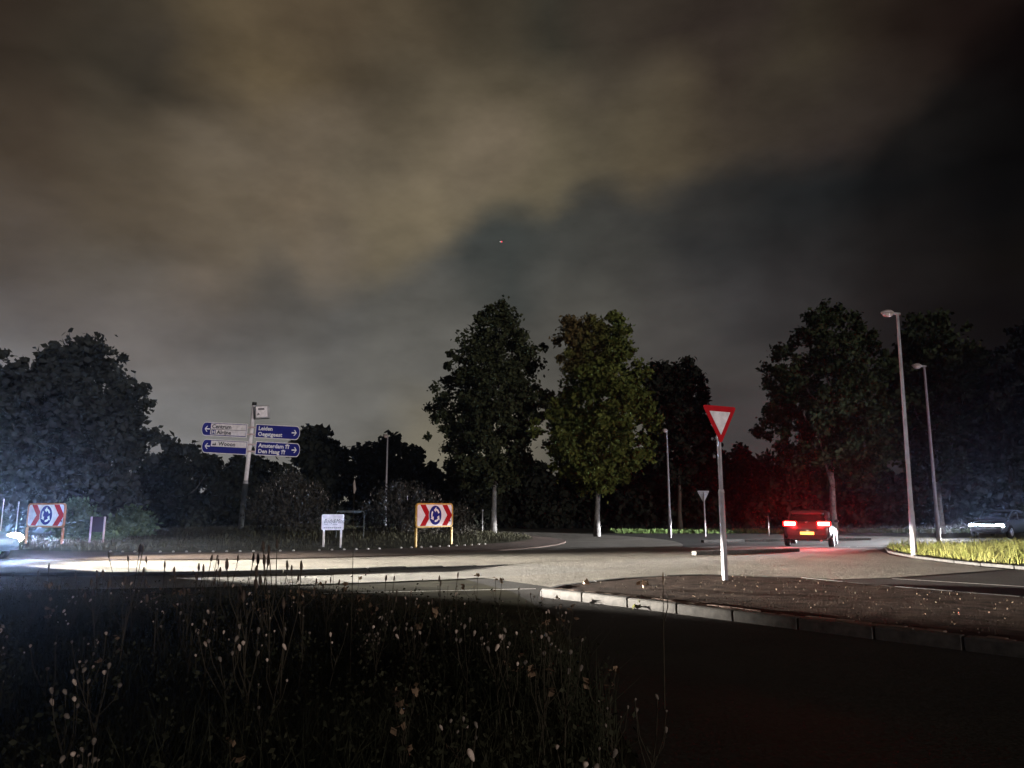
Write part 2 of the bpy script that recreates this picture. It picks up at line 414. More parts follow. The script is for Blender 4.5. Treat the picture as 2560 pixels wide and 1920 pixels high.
class MB:
    def __init__(s):
        s.v = []; s.f = []

    def add(s, vs, fs):
        b = len(s.v); s.v += [tuple(v) for v in vs]; s.f += [tuple(i + b for i in f) for f in fs]
        return s

    def box(s, c, h, rot=None, bev=0.0):
        x, y, z = h
        if bev > 0:
            b = bev
            ring = [(-x + b, -y), (x - b, -y), (x, -y + b), (x, y - b), (x - b, y), (-x + b, y), (-x, y - b), (-x, -y + b)]
            vs = [Vector((p[0], p[1], -z)) for p in ring] + [Vector((p[0], p[1], z - b)) for p in ring]
            vs += [Vector((p[0] * (x - b) / x, p[1] * (y - b) / y, z)) for p in ring]
            fs = [tuple(range(7, -1, -1)), tuple(range(16, 24))]
            for L in (0, 8):
                fs += [(L + i, L + (i + 1) % 8, L + 8 + (i + 1) % 8, L + 8 + i) for i in range(8)]
        else:
            vs = [Vector((i * x, j * y, k * z)) for k in (-1, 1) for j in (-1, 1) for i in (-1, 1)]
            fs = [(0, 2, 3, 1), (4, 5, 7, 6), (0, 1, 5, 4), (1, 3, 7, 5), (3, 2, 6, 7), (2, 0, 4, 6)]
        if rot is not None:
            vs = [rot @ v for v in vs]
        c = Vector(c)
        return s.add([v + c for v in vs], fs)

    def tube(s, pts, rad, n=10, cap=True):
        pts = [Vector(p) for p in pts]
        if not hasattr(rad, '__len__'):
            rad = [rad] * len(pts)
        b = len(s.v)
        for i, p in enumerate(pts):
            t = (pts[min(i + 1, len(pts) - 1)] - pts[max(i - 1, 0)]).normalized()
            a = Vector((0, 0, 1)) if abs(t.z) < 0.9 else Vector((1, 0, 0))
            e1 = t.cross(a).normalized(); e2 = t.cross(e1).normalized()
            for k in range(n):
                g = 2 * math.pi * k / n
                s.v.append(tuple(p + (e1 * math.cos(g) + e2 * math.sin(g)) * rad[i]))
        for i in range(len(pts) - 1):
            for k in range(n):
                s.f.append((b + i * n + k, b + i * n + (k + 1) % n, b + (i + 1) * n + (k + 1) % n, b + (i + 1) * n + k))
        if cap:
            s.f.append(tuple(b + k for k in range(n)))
            s.f.append(tuple(b + (len(pts) - 1) * n + k for k in range(n - 1, -1, -1)))
        return s

    def ball(s, c, r, n=8, m=5):
        if not hasattr(r, '__len__'):
            r = (r, r, r)
        b = len(s.v)
        for i in range(m + 1):
            th = math.pi * i / m
            for k in range(n):
                g = 2 * math.pi * k / n
                s.v.append((c[0] + r[0] * math.sin(th) * math.cos(g), c[1] + r[1] * math.sin(th) * math.sin(g), c[2] + r[2] * math.cos(th)))
        for i in range(m):
            for k in range(n):
                s.f.append((b + i * n + k, b + (i + 1) * n + k, b + (i + 1) * n + (k + 1) % n, b + i * n + (k + 1) % n))
        return s

    def prism(s, poly, y0, y1):
        """outline in x,z extruded along y (y0 = front)"""
        n = len(poly); b = len(s.v)
        s.v += [(p[0], y0, p[1]) for p in poly] + [(p[0], y1, p[1]) for p in poly]
        s.f.append(tuple(b + i for i in range(n)))
        s.f.append(tuple(b + n + i for i in range(n - 1, -1, -1)))
        s.f += [(b + i, b + n + i, b + n + (i + 1) % n, b + (i + 1) % n) for i in range(n)]
        return s

    def ringprism(s, outer, inner, y0, y1):
        n = len(outer); b = len(s.v)
        for y in (y0, y1):
            s.v += [(p[0], y, p[1]) for p in outer] + [(p[0], y, p[1]) for p in inner]
        for i in range(n):
            j = (i + 1) % n
            s.f.append((b + i, b + j, b + n + j, b + n + i))
            s.f.append((b + 2 * n + j, b + 2 * n + i, b + 3 * n + i, b + 3 * n + j))
            s.f.append((b + j, b + i, b + 2 * n + i, b + 2 * n + j))
            s.f.append((b + n + i, b + n + j, b + 3 * n + j, b + 3 * n + i))
        return s

    def build(s, name, m, parent=None, smooth=False, loc=None):
        return raw(name, s.v, s.f, m, parent, smooth, loc)


def empty(name, loc=(0, 0, 0), rz=0.0, label=None, cat=None, group=None):
    o = bpy.data.objects.new(name, None)
    o.empty_display_size = 0.2
    o.location = loc; o.rotation_euler = (0, 0, rz)
    link(o)
    if label:
        tag(o, label, cat, group)
    return o


def tag(o, label, cat, group=None):
    o['label'] = label; o['category'] = cat
    if group:
        o['group'] = group
    return o


def struct(o):
    o['kind'] = 'structure'; return o


def stuff(o, label=None, cat=None):
    o['kind'] = 'stuff'
    if label:
        tag(o, label, cat)
    return o


def copy_tree(o, parent=None):
    c = o.copy(); col.objects.link(c)
    c.parent = parent
    for ch in o.children:
        copy_tree(ch, c)
    return c


def rrect(x0, x1, z0, z1, r, n=5):
    out = []
    for cx, cz, a0 in ((x1 - r, z1 - r, 0), (x0 + r, z1 - r, 90), (x0 + r, z0 + r, 180), (x1 - r, z0 + r, 270)):
        for k in range(n + 1):
            a = R(a0 + 90 * k / n)
            out.append((cx + r * math.cos(a), cz + r * math.sin(a)))
    return out


def circ(cx, cz, r, n=32):
    return [(cx + r * math.cos(2 * math.pi * k / n), cz + r * math.sin(2 * math.pi * k / n)) for k in range(n)]


def lettering(txt, size, m, parent, loc, shear=0.0, name='lettering', sx=1.0, off=0.0, align='LEFT'):
    cu = bpy.data.curves.new(name, 'FONT')
    cu.body = txt; cu.size = size; cu.extrude = 0.002; cu.shear = shear; cu.resolution_u = 2; cu.align_x = align; cu.offset = off
    t = bpy.data.objects.new(name, cu); col.objects.link(t)
    dg = bpy.context.evaluated_depsgraph_get()
    me = bpy.data.meshes.new_from_object(t.evaluated_get(dg))
    bpy.data.objects.remove(t, do_unlink=True)
    me.transform(Matrix.Rotation(math.pi / 2, 4, 'X') @ Matrix.Diagonal((sx, 1, 1, 1)))
    me.materials.clear(); me.materials.append(M[m])
    o = bpy.data.objects.new(name, me); o.location = loc
    return link(o, parent)


# ------------------------------------------------------------------ the ground, roads and islands
CX, CY = -11.0, 36.0              # centre of the roundabout
raw_g = raw('ground', [(-1500, -400, 0), (1500, -400, 0), (1500, 2500, 0), (-1500, 2500, 0)], [(0, 1, 2, 3)], 'ground'); struct(raw_g)


def sheet(name, poly, z, m):
    return struct(raw(name, [(x, y, z) for x, y in poly], [tuple(range(len(poly)))], m))


def arc(r, a0, a1, n):
    return [(CX + r * math.cos(R(a0 + (a1 - a0) * k / n)), CY + r * math.sin(R(a0 + (a1 - a0) * k / n))) for k in range(n + 1)]


def annulus(name, r0, r1, z0, z1, m, a0=0, a1=360, n=120):
    A = arc(r0, a0, a1, n); B = arc(r1, a0, a1, n)
    vs = [(x, y, z0) for x, y in A] + [(x, y, z1) for x, y in B]
    fs = [(i, i + n + 1, i + n + 2, i + 1) for i in range(n)]
    return struct(raw(name, vs, fs, m))


sheet('approach_road', [(-2.2, 19.5), (-1.2, 17), (0.0, 14.2), (0.6, 11), (0.7, 7), (0.8, 3), (1.0, -12), (40, -22), (26, 4), (12.9, 18.2), (12.3, 21.5), (12.5, 25), (14.2, 29.4), (11, 33), (3, 34), (-2, 24)], 0.004, 'asphalt')
sheet('east_road', [(2, 27), (8, 27.5), (14.0, 29.8), (24, 31.5), (40, 33.5), (140, 46), (140, 62), (46, 49), (20, 47.2), (2, 46.8)], 0.008, 'asphalt')
sheet('west_road', [(-28, 20), (-28, 44), (-120, 60), (-120, 34)], 0.008, 'asphalt')
sheet('headlit_entry_patch', [(-1.5, 18.2), (0.9, 14.7), (2.0, 16.0), (3.7, 16.95), (6.2, 16.3), (8.3, 16.9), (12.4, 19.2), (12.2, 21.5), (12.4, 25), (13.9, 29.2), (9, 31.5), (3, 28)], 0.011, 'ring')  # headlit part of the approach road, its brightness put into paler asphalt
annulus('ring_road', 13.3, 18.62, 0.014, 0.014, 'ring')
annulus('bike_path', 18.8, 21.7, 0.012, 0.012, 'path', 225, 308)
# sloping apron round the central island, then the grassy mound
annulus('apron', 12.0, 13.5, 0.17, 0.045, 'apron')
annulus('apron_edge', 13.5, 13.53, 0.045, 0.0, 'apron')
mv, mf = [], []
NR, NA = 14, 96
for i in range(NR + 1):
    r = 12.0 * (1 - i / NR)
    for k in range(NA):
        a = 2 * math.pi * k / NA
        h = 0.17 + 0.42 * (1 - (r / 12.0) ** 2) + (0.05 * rng.random() if i else 0)
        mv.append((CX + r * math.cos(a), CY + r * math.sin(a), h))
for i in range(NR):
    for k in range(NA):
        mf.append((i * NA + k, i * NA + (k + 1) % NA, (i + 1) * NA + (k + 1) % NA, (i + 1) * NA + k))
struct(raw('roundabout_island', mv, mf, 'mound', smooth=True))


def mound_z(x, y):
    r = math.hypot(x - CX, y - CY)
    return 0.17 + 0.42 * (1 - (r / 12.0) ** 2) if r < 12 else 0.0


# kerb stones
def kerb_run(parent, pts, height, width, m, step=1.0, z0=0.0, lastlow=0, gap=0.012):
    """stones laid along a polyline; returns list"""
    P = [Vector((p[0], p[1], 0)) for p in pts]
    seg = [(P[i + 1] - P[i]).length for i in range(len(P) - 1)]
    tot = sum(seg); n = max(1, round(tot / step))

    def where(s):
        for i, L in enumerate(seg):
            if s <= L or i == len(seg) - 1:
                return P[i] + (P[i + 1] - P[i]) * (s / L)
            s -= L
    for k in range(n):
        a = where(tot * k / n); b = where(tot * (k + 1) / n)
        d = (b - a); L = d.length; ang = math.atan2(d.y, d.x)
        h = height
        if lastlow and k >= n - lastlow:
            h = height * (0.72 - 0.5 * (k - (n - lastlow)) / max(1, lastlow - 1) if lastlow > 1 else 0.4)
        c = (a + b) / 2
        q = MB().box((0, 0, 0), (L / 2 - gap / 2, width / 2, (h + 0.05) / 2), bev=0.015)
        o = q.build('kerb_stone', m, parent)
        o.location = (c.x, c.y, z0 + (h - 0.05) / 2 + random.uniform(-0.006, 0.006))
        o.rotation_euler = (0, random.uniform(-0.004, 0.004), ang + random.uniform(-0.006, 0.006))


ringk = empty('ring_kerb', (CX, CY, 0)); struct(ringk)
ringk.location = (0, 0, 0)
kerb_run(ringk, arc(18.71, 236, 305.5, 60), 0.09, 0.2, 'kerb_shaded', step=1.0, lastlow=3)

# near splitter island
ISL = [(0.55, 13.35), (0.95, 14.3), (2.1, 15.6), (3.75, 16.6), (5.9, 15.95), (6.9, 14.2), (8.6, 12.0), (11.2, 8.6), (9.4, 3.6), (6.6, 6.4), (4.9, 8.4), (3.4, 10.1), (1.9, 11.9)]
cen = Vector((5.2, 11.4, 0))
isl = empty('splitter_island'); struct(isl)
inner = []
for x, y in ISL:
    v = Vector((x, y, 0)) - cen
    inner.append((cen + v * ((v.length - 0.16) / v.length)).to_tuple()[:2])
raw('soil_bed', [(x, y, .112) for x, y in inner], [tuple(range(len(inner) - 1, -1, -1))], 'soil', isl)
order = [0] + list(range(len(ISL) - 1, 0, -1))            # nose, then the side towards the camera, round the back
loop = [ISL[i] for i in order] + [ISL[0]]
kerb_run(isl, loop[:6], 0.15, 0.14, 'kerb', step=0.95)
kerb_run(isl, loop[5:], 0.115, 0.14, 'kerb_shaded', step=1.0)
# brick courses behind the near kerb
for course in range(2):
    offs = 0.15 + 0.115 * course
    P = [Vector((p[0], p[1], 0)) for p in loop[:6]]
    for i in range(len(P) - 1):
        d = P[i + 1] - P[i]; L = d.length; u = d / L; nrm_ = Vector((-u.y, u.x, 0))
        if (cen - P[i]).dot(nrm_) < 0:
            nrm_ = -nrm_
        k = 0; s = 0.12 + (0.1 if course else 0)
        while s < L - 0.12:
            c = P[i] + u * s + nrm_ * offs
            if i + course < 7 and random.random() > 0.06:
                o = MB().box((0, 0, 0), (0.099, 0.051, 0.04), bev=0.008).build('brick', 'brick', isl) if 'brick_me' not in globals() else link(bpy.data.objects.new('brick', brick_me), isl)
                brick_me = o.data
                o.location = (c.x, c.y, 0.098 + random.uniform(-0.006, 0.006))
                o.rotation_euler = (random.uniform(-.03, .03), random.uniform(-.03, .03), math.atan2(u.y, u.x) + random.uniform(-.03, .03))
            s += 0.208

# right hand verge with its kerb
VER = [(14.4, 29.3), (13.0, 26.2), (12.5, 23.5), (12.5, 21.0), (13.0, 18.9), (15.2, 16.2), (19.0, 11.5), (46, 6), (60, 36), (40, 33.2), (24, 31.2)]
vz = []
ver = raw('verge', [(x, y, 0.115) for x, y in VER] + [(27, 22, 0.13)], [(i, (i + 1) % len(VER), len(VER)) for i in range(len(VER))], 'ground', smooth=True)
struct(ver)
kerb_run(ver, VER[:7], 0.08, 0.14, 'kerb_shaded', step=1.0)
# low separator stub beside the exit, and a line of paint
sep_ = empty('separator_kerb', (0, 0, 0)); struct(sep_)
kerb_run(sep_, [(6.0, 25.2), (7.2, 25.9), (8.6, 26.6), (10.2, 27.2)], 0.13, 0.22, 'kerb', step=0.8)
sepe = empty('far_separator_kerb', (0, 0, 0)); struct(sepe)
kerb_run(sepe, [(8.6, 34.4), (11, 35.4), (14, 36.3), (17.5, 37.2)], 0.13, 0.22, 'kerb', step=1.1)


def stripe(name, a, b, wdt, z=0.02):
    a = Vector((*a, 0)); b = Vector((*b, 0)); d = (b - a).normalized(); n_ = Vector((-d.y, d.x, 0)) * wdt / 2
    vs = [a - n_, b - n_, b + n_, a + n_]
    return struct(raw(name, [(v.x, v.y, z) for v in vs], [(0, 1, 2, 3)], 'paint'))


stripe('edge_line', (8.3, 16.75), (10.25, 14.8), 0.1, 0.009)
stripe('edge_line', (10.5, 14.55), (15, 10.0), 0.1, 0.009)
stripe('path_edge_line', (-3.4, 13.75), (0.45, 14.55), 0.05, 0.018)
stripe('far_edge_line', (5.0, 29.3), (13.5, 30.4), 0.1, 0.018)
stripe('far_edge_line', (13.8, 30.5), (30, 33), 0.1, 0.018)

# reflector studs along the apron's inner edge
st = MB().ball((0, 0, 0.012), (0.045, 0.045, 0.035), 8, 5)
st0 = st.build('reflector_stud', 'stud', smooth=True)
stp = 0
for k in range(34):
    a = 262 + 1.55 * k * 1.25
    if k in (3, 12, 15, 22):
        continue
    o = st0 if stp == 0 else link(bpy.data.objects.new('reflector_stud', st0.data)); stp += 1
    o.location = (CX + 12.03 * math.cos(R(a)), CY + 12.03 * math.sin(R(a)), 0.172)
    tag(o, 'small white reflector stud in the row along the roundabout island rim', 'reflector', 'reflector studs on the island rim')


# ------------------------------------------------------------------ trees
def leaf_quads(cent, size, flat=0.0):
    n = len(cent)
    a = rng.normal(size=(n, 3)); a /= np.linalg.norm(a, axis=1)[:, None]
    b = rng.normal(size=(n, 3)); b -= (b * a).sum(1)[:, None] * a; b /= np.linalg.norm(b, axis=1)[:, None]
    s = size * (0.6 + 0.8 * rng.random(n))
    a = a * s[:, None]; b = b * (s * 0.62)[:, None]
    nrm_ = np.cross(a, b); nrm_ /= (np.linalg.norm(nrm_, axis=1)[:, None] + 1e-9)
    f = nrm_ * (s * 0.18)[:, None]
    return np.stack([cent - a, cent - b * 1.0 + a * 0.1 + f, cent + a, cent + b + a * 0.1 + f], axis=1)


def tree(name, label, trunk_px, base_y, d, rows, leafmat, leaf=0.16, clumps=380, per=55, bark='bark', tr=0.17, group=None, cr=(0.28, 0.6), depth=1.0, cat='tree', seedn=0, fork=0.55, limbs=7):
    """rows: (picture y, left x, right x) of the crown outline at distance d"""
    global rng
    rng = np.random.default_rng(100 + seedn)
    base = at(trunk_px, base_y, d); base.z = 0
    root = empty(name, base, 0, label, cat, group)
    rr = []
    for y, xl, xr in rows:
        p, q = at(xl, y, d), at(xr, y, d)
        rr.append((p.z, (p.x + q.x) / 2 - base.x, (q.x - p.x) / 2))
    rr.sort()
    zs = np.array([r[0] for r in rr]); cx = np.array([r[1] for r in rr]); rx = np.array([r[2] for r in rr])
    # trunk with limbs
    ztop = zs[-1]; zb = zs[0]
    mb = MB()
    zf = zb + (ztop - zb) * fork
    npt = 7
    pts = [(np.interp(zf * k / (npt - 1), [0, zb, zf], [0, 0, np.interp(zf, zs, cx)]) + random.uniform(-.04, .04) * k, random.uniform(-.04, .04) * k, zf * k / (npt - 1)) for k in range(npt)]
    mb.tube(pts, [tr * (1.25 if k == 0 else 1 - 0.72 * k / (npt - 1)) for k in range(npt)], 9)
    tk = mb.build('trunk', bark, root, smooth=True)
    for k in range(limbs):
        z0 = zb * 0.9 + (zf - zb * 0.9) * (k + 0.3) / limbs
        x0 = np.interp(z0, [p[2] for p in pts], [p[0] for p in pts]); y0 = np.interp(z0, [p[2] for p in pts], [p[1] for p in pts])
        g = k * 2.4 + seedn
        zt = min(ztop * 0.97, z0 + (ztop - z0) * random.uniform(0.3, 0.6))
        rad = np.interp(zt, zs, rx) * 0.72
        e = (np.interp(zt, zs, cx) + rad * math.cos(g), rad * math.sin(g) * depth, zt)
        mid = (x0 * .45 + e[0] * .55, y0 * .45 + e[1] * .55, z0 * .6 + e[2] * .4)
        MB().tube([(x0, y0, z0), mid, e], [tr * .42, tr * .26, tr * .07], 6).build('limb', bark, root, smooth=True)
    # crown: clumps of leaves through the volume, denser towards the outside
    wz = np.interp(np.linspace(zb, ztop, 200), zs, rx) ** 1.6
    cdf = np.cumsum(wz); cdf /= cdf[-1]
    z = np.interp(rng.random(clumps), cdf, np.linspace(zb, ztop, 200))
    th = rng.random(clumps) * 2 * np.pi
    q = rng.random(clumps) ** 0.42
    shoot = rng.random(clumps) < .16
    q = np.where(shoot, 1.0 + .16 * rng.random(clumps), q)
    lump = 1 + 0.13 * np.sin(3 * th + z * 1.3 + seedn) + 0.10 * np.sin(5 * th - z * 2.1 + 2 * seedn) + 0.09 * (rng.random(clumps) - .4)
    crad = cr[0] + (cr[1] - cr[0]) * rng.random(clumps)
    crad = np.where(shoot, crad * .6, crad)
    R_ = np.maximum(np.interp(z, zs, rx) * lump - crad * 0.55, 0.05)
    C = np.stack([np.interp(z, zs, cx) + R_ * q * np.cos(th), R_ * q * np.sin(th) * depth, z], 1)
    idx = np.repeat(np.arange(clumps), per)
    off = rng.normal(size=(clumps * per, 3)) * np.array([0.52, 0.52, 0.46])
    P = C[idx] + off * crad[idx][:, None]
    quads('crown', leaf_quads(P, leaf), leafmat, root)
    return root


LF = {
 'dark': foliage('poplar_leaves', (0.022, 0.026, 0.012), (0.034, 0.038, 0.019)),
 'olive': foliage('turning_leaves', (0.042, 0.052, 0.012), (0.070, 0.078, 0.019), patch=((-1.7, 0, 11.3), 2.9, (0.085, 0.06, 0.024))),
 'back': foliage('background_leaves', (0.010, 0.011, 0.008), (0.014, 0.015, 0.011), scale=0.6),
 'left': foliage('broad_leaves', (0.020, 0.022, 0.022), (0.03, 0.033, 0.03), scale=0.8),
 'right': foliage('roadside_leaves', (0.016, 0.022, 0.010), (0.028, 0.035, 0.017)),
 'shrub': foliage('shrub_leaves', (0.05, 0.075, 0.04), (0.08, 0.115, 0.06)),
 'bush': foliage('bush_leaves', (0.034, 0.032, 0.026), (0.05, 0.046, 0.038), scale=2.0),
}
tree('poplar_tree', 'tall dark poplar with narrow crown behind the central chevron sign', 1066, 1155, 44.0,
     [(650, 1066, 1094), (680, 1038, 1112), (715, 1012, 1132), (745, 990, 1150), (780, 962, 1162), (850, 952, 1174), (900, 948, 1178), (950, 946, 1162), (990, 958, 1145), (1030, 985, 1130), (1062, 1025, 1105)],
     LF['dark'], clumps=430, per=76, seedn=1, leaf=0.125)
tree('poplar_tree', 'olive green poplar with a browning top, right of the tall dark poplar', 1290, 1158, 42.0,
     [(690, 1228, 1350), (715, 1214, 1362), (780, 1212, 1378), (830, 1200, 1394), (870, 1190, 1404), (920, 1180, 1404), (960, 1172, 1398), (1000, 1185, 1380), (1035, 1215, 1350), (1068, 1255, 1315)],
     LF['olive'], clumps=430, per=76, seedn=2, leaf=0.125)
tree('poplar_tree', 'blackish tree with ragged top half hidden behind the olive green poplar', 1470, 1145, 52.0,
     [(790, 1405, 1512), (830, 1395, 1520), (880, 1392, 1528), (930, 1392, 1540), (980, 1395, 1550), (1040, 1410, 1530)],
     LF['back'], clumps=300, per=45, seedn=3, leaf=0.2, bark='darkbark')
tree('roadside_tree', 'large dark tree rising above the car with red tail lights', 1803, 1150, 46.0,
     [(656, 1770, 1800), (690, 1735, 1850), (730, 1698, 1885), (780, 1680, 1905), (840, 1656, 1925), (890, 1654, 1932), (940, 1680, 1930), (985, 1695, 1918), (1020, 1715, 1890), (1055, 1745, 1850)],
     LF['right'], clumps=470, per=72, seedn=4, leaf=0.14, tr=0.2)
tree('roadside_tree', 'dark tree behind the two street lamps on the right verge', 2032, 1147, 47.0,
     [(680, 1975, 2035), (710, 1945, 2075), (760, 1920, 2105), (830, 1905, 2125), (900, 1905, 2130), (960, 1920, 2115), (1000, 1950, 2095), (1030, 1990, 2070)],
     LF['right'], clumps=480, per=48, seedn=5, leaf=0.17, tr=0.22)
tree('broadleaf_tree', 'big spreading dark tree at the left edge of the photo', 120, 1140, 50.0,
     [(728, 165, 212), (755, 125, 240), (800, 30, 260), (830, -30, 262), (870, -60, 285), (920, -85, 300), (950, -90, 312), (1000, -80, 300), (1050, -60, 300), (1100, -20, 250), (1130, 30, 200)],
     LF['left'], clumps=620, per=50, seedn=6, leaf=0.25, cr=(0.3, 1.1), bark='darkbark', tr=0.3)
BG = [  # trunk x, half width, top y, distance, label
 (395, 95, 955, 62, 'rounded background tree right of the big spreading tree at the left'),
 (535, 85, 985, 64, 'low background tree behind the blue direction signpost'),
 (685, 68, 918, 60, 'background tree with a peaked top just right of the direction signpost'),
 (838, 88, 940, 62, 'background tree around the far street lamp on the left'),
 (925, 50, 1008, 63, 'low dark bushy tree between the far lamp tree and the tall poplar'),
 (1010, 70, 1010, 60, 'black bushy background tree at the left foot of the tall poplar'),
 (1140, 85, 1000, 61, 'black background tree filling the gap between the two poplars'),
 (1262, 80, 1005, 62, 'black background tree behind the olive poplar trunk'),
 (1380, 85, 985, 60, 'black background tree right of the olive poplar trunk'),
 (1500, 85, 985, 61, 'black background tree behind the grey backed triangular sign'),
 (1595, 70, 972, 62, 'black background tree just behind the red bordered triangle sign'),
 (1678, 70, 980, 63, 'black background tree left of the car with red tail lights'),
 (1770, 80, 1000, 64, 'black background tree right behind the car with red tail lights'),
 (1880, 85, 1005, 62, 'black background tree between the car and the street lamps'),
 (2000, 85, 1005, 63, 'black background tree at the foot of the two street lamps'),
 (2110, 80, 985, 62, 'black background tree above the oncoming headlights at the right'),
 (2215, 85, 960, 64, 'black background tree cut by the right picture edge, low'),
 (20, 90, 1010, 64, 'dark background tree low at the left picture edge'),
]
for i, (x, hw, top, d, lab) in enumerate(BG):
    j = (i * 37) % 17 - 8
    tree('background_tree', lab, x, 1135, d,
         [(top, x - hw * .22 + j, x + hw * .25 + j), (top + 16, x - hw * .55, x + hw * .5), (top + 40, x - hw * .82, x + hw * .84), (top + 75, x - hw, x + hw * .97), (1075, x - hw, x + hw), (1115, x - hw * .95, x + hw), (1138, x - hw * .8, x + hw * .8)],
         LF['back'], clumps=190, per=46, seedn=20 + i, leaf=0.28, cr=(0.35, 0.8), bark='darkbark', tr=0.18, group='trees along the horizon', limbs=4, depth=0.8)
tree('roadside_tree', 'tall black tree cut by the right edge of the photo', 2250, 1150, 42.0,
     [(700, 2190, 2290), (760, 2160, 2330), (840, 2140, 2350), (940, 2135, 2360), (1010, 2145, 2340), (1050, 2190, 2300)],
     LF['back'], clumps=300, per=46, seedn=50, leaf=0.2, bark='darkbark')


# shrubs on and around the island
def shrub(name, label, px, d, hw, top_px, mtl, n, leaf, z0=None, flowers=0, seedn=0, bot_px=1165):
    global rng
    rng = np.random.default_rng(300 + seedn)
    b = at(px, 1120, d); b.z = mound_z(b.x, b.y) if z0 is None else z0
    root = empty(name, b, 0, label, 'bush')
    H = at(px, top_px, d).z - b.z
    W = hw * d / 1610
    for k in range(7):
        g = k * 0.9 + seedn
        MB().tube([(0, 0, -0.05), (W * .25 * math.cos(g), W * .25 * math.sin(g), H * .4), (W * .6 * math.cos(g), W * .6 * math.sin(g), H * .8)], [.03, .02, .006], 5).build('stem', 'darkbark', root)
    cl = n // 30
    u = rng.random(cl); th = rng.random(cl) * 2 * np.pi; hz = rng.random(cl) ** 0.8
    rad = W * np.sqrt(np.maximum(0.02, 1 - (np.abs(hz - 0.35) / 0.68) ** 2.2)) * u ** 0.45
    C = np.stack([rad * np.cos(th), rad * np.sin(th) * 0.8, hz * H * (1 - 0.25 * (rad / W) ** 2)], 1)
    P = np.repeat(C, 30, 0) + rng.normal(size=(cl * 30, 3)) * 0.17
    P[:, 2] = np.maximum(P[:, 2], 0.02)
    quads('foliage', leaf_quads(P, leaf), mtl, root)
    for k in range(flowers):
        th_ = rng.random() * 6.28; q = rng.random() ** .5
        x, y = W * q * math.cos(th_), W * .8 * q * math.sin(th_)
        z = H * (1 - 0.35 * q * q) * random.uniform(0.8, 1.03)
        L = random.uniform(.05, .14); t = random.uniform(-.05, .05)
        MB().tube([(x, y, z), (x + t * .5, y, z + L * .5), (x + t, y, z + L)], [.012, .02, .004], 5).build('flower_spike', 'flower', root)
    return root


shrub('bush', 'dark bush with pale seed spikes right of the direction signpost', 625, 33.0, 92, 1030, LF['bush'], 5400, 0.06, flowers=34, seedn=1)
shrub('bush', 'dark bush with pale seed spikes between the white sign and the chevron sign', 872, 33.5, 100, 1052, LF['bush'], 5400, 0.06, flowers=34, seedn=2)
shrub('bush', 'low dark bush just behind the central chevron sign', 985, 34.5, 42, 1092, LF['bush'], 2000, 0.06, flowers=8, seedn=3)
shrub('leafy_shrub', 'headlight-lit green shrub beside the left chevron sign', 165, 29.5, 42, 1090, LF['shrub'], 2100, 0.10, seedn=4)
shrub('leafy_shrub', 'headlight-lit green shrub right of the dark sign back at the left', 285, 30.0, 42, 1110, LF['shrub'], 2100, 0.10, seedn=5)
shrub('leafy_shrub', 'low ground-hugging shrub behind the posts of the dark sign back', 225, 28.5, 38, 1146, LF['shrub'], 1200, 0.09, seedn=6)


# ------------------------------------------------------------------ signs
def chevron_sign(label, px, py_base, d, wv, frame_m, white_m):
    """roundabout chevron board; wv = unit vector along the board's width"""
    b = at(px, py_base, d); b.z = mound_z(b.x, b.y) - 0.02
    root = empty('chevron_sign', b, math.atan2(wv[1], wv[0]), label, 'road sign')
    W, z0, z1 = 1.05, at(px, 1139, d).z - b.z, at(px, 1087, d).z - b.z
    zm = (z0 + z1) / 2; H = (z1 - z0) / 2
    ox = rrect(-W, W, z0, z1, 0.14); ix = rrect(-W + .055, W - .055, z0 + .055, z1 - .055, 0.09)
    MB().ringprism(ox, ix, -0.03, 0.03).build('frame', frame_m, root)
    for s in (-1, 1):
        MB().box((s * (W - .035), 0.0, z0 / 2), (.03, .03, z0 / 2)).build('post', frame_m, root)
    pan = MB().prism(rrect(-W + .05, W - .05, z0 + .05, z1 - .05, 0.09), -0.012, 0.012).build('panel', white_m, root)
    hh = H - .058
    for x0 in (-0.83, 0.42):
        wd = .30; pt = .30
        poly = [(x0, zm - hh), (x0 + wd, zm - hh), (x0 + wd + pt, zm), (x0 + wd, zm + hh), (x0, zm + hh), (x0 + pt, zm)]
        MB().prism([poly[i] for i in (0, 1, 2, 5)], -0.016, -0.0125).prism([poly[i] for i in (5, 2, 3, 4)], -0.016, -0.0125).build('chevron', 'red', pan)
    # roundabout symbol
    rc = H - .062
    MB().prism(circ(0.02, zm, rc), -0.018, -0.013).build('symbol_border', 'white', pan)
    disc = MB().prism(circ(0.02, zm, rc * .94), -0.022, -0.0185).build('symbol_disc', 'blue', pan)
    ar = MB()
    for a0 in (20, 140, 260):
        n = 7; r0, r1 = rc * .46, rc * .66
        for k in range(n):
            g0, g1 = R(a0 + 62 * k / n), R(a0 + 62 * (k + 1) / n)
            ar.prism([(0.02 + r0 * math.cos(g0), zm + r0 * math.sin(g0)), (0.02 + r1 * math.cos(g0), zm + r1 * math.sin(g0)),
                      (0.02 + r1 * math.cos(g1), zm + r1 * math.sin(g1)), (0.02 + r0 * math.cos(g1), zm + r0 * math.sin(g1))], -0.026, -0.0225)
        g = R(a0 + 62); gt = R(a0 + 97)
        ar.prism([(0.02 + rc * .30 * math.cos(g), zm + rc * .30 * math.sin(g)), (0.02 + rc * .82 * math.cos(g), zm + rc * .82 * math.sin(g)),
                  (0.02 + rc * .56 * math.cos(gt), zm + rc * .56 * math.sin(gt))], -0.027, -0.0227)
    ar.build('symbol_arrows', 'white', pan)
    MB().prism(circ(W - .16, z0 + .22, .035, 12), -0.016, -0.0125).build('maker_mark', 'ink', pan)
    return root


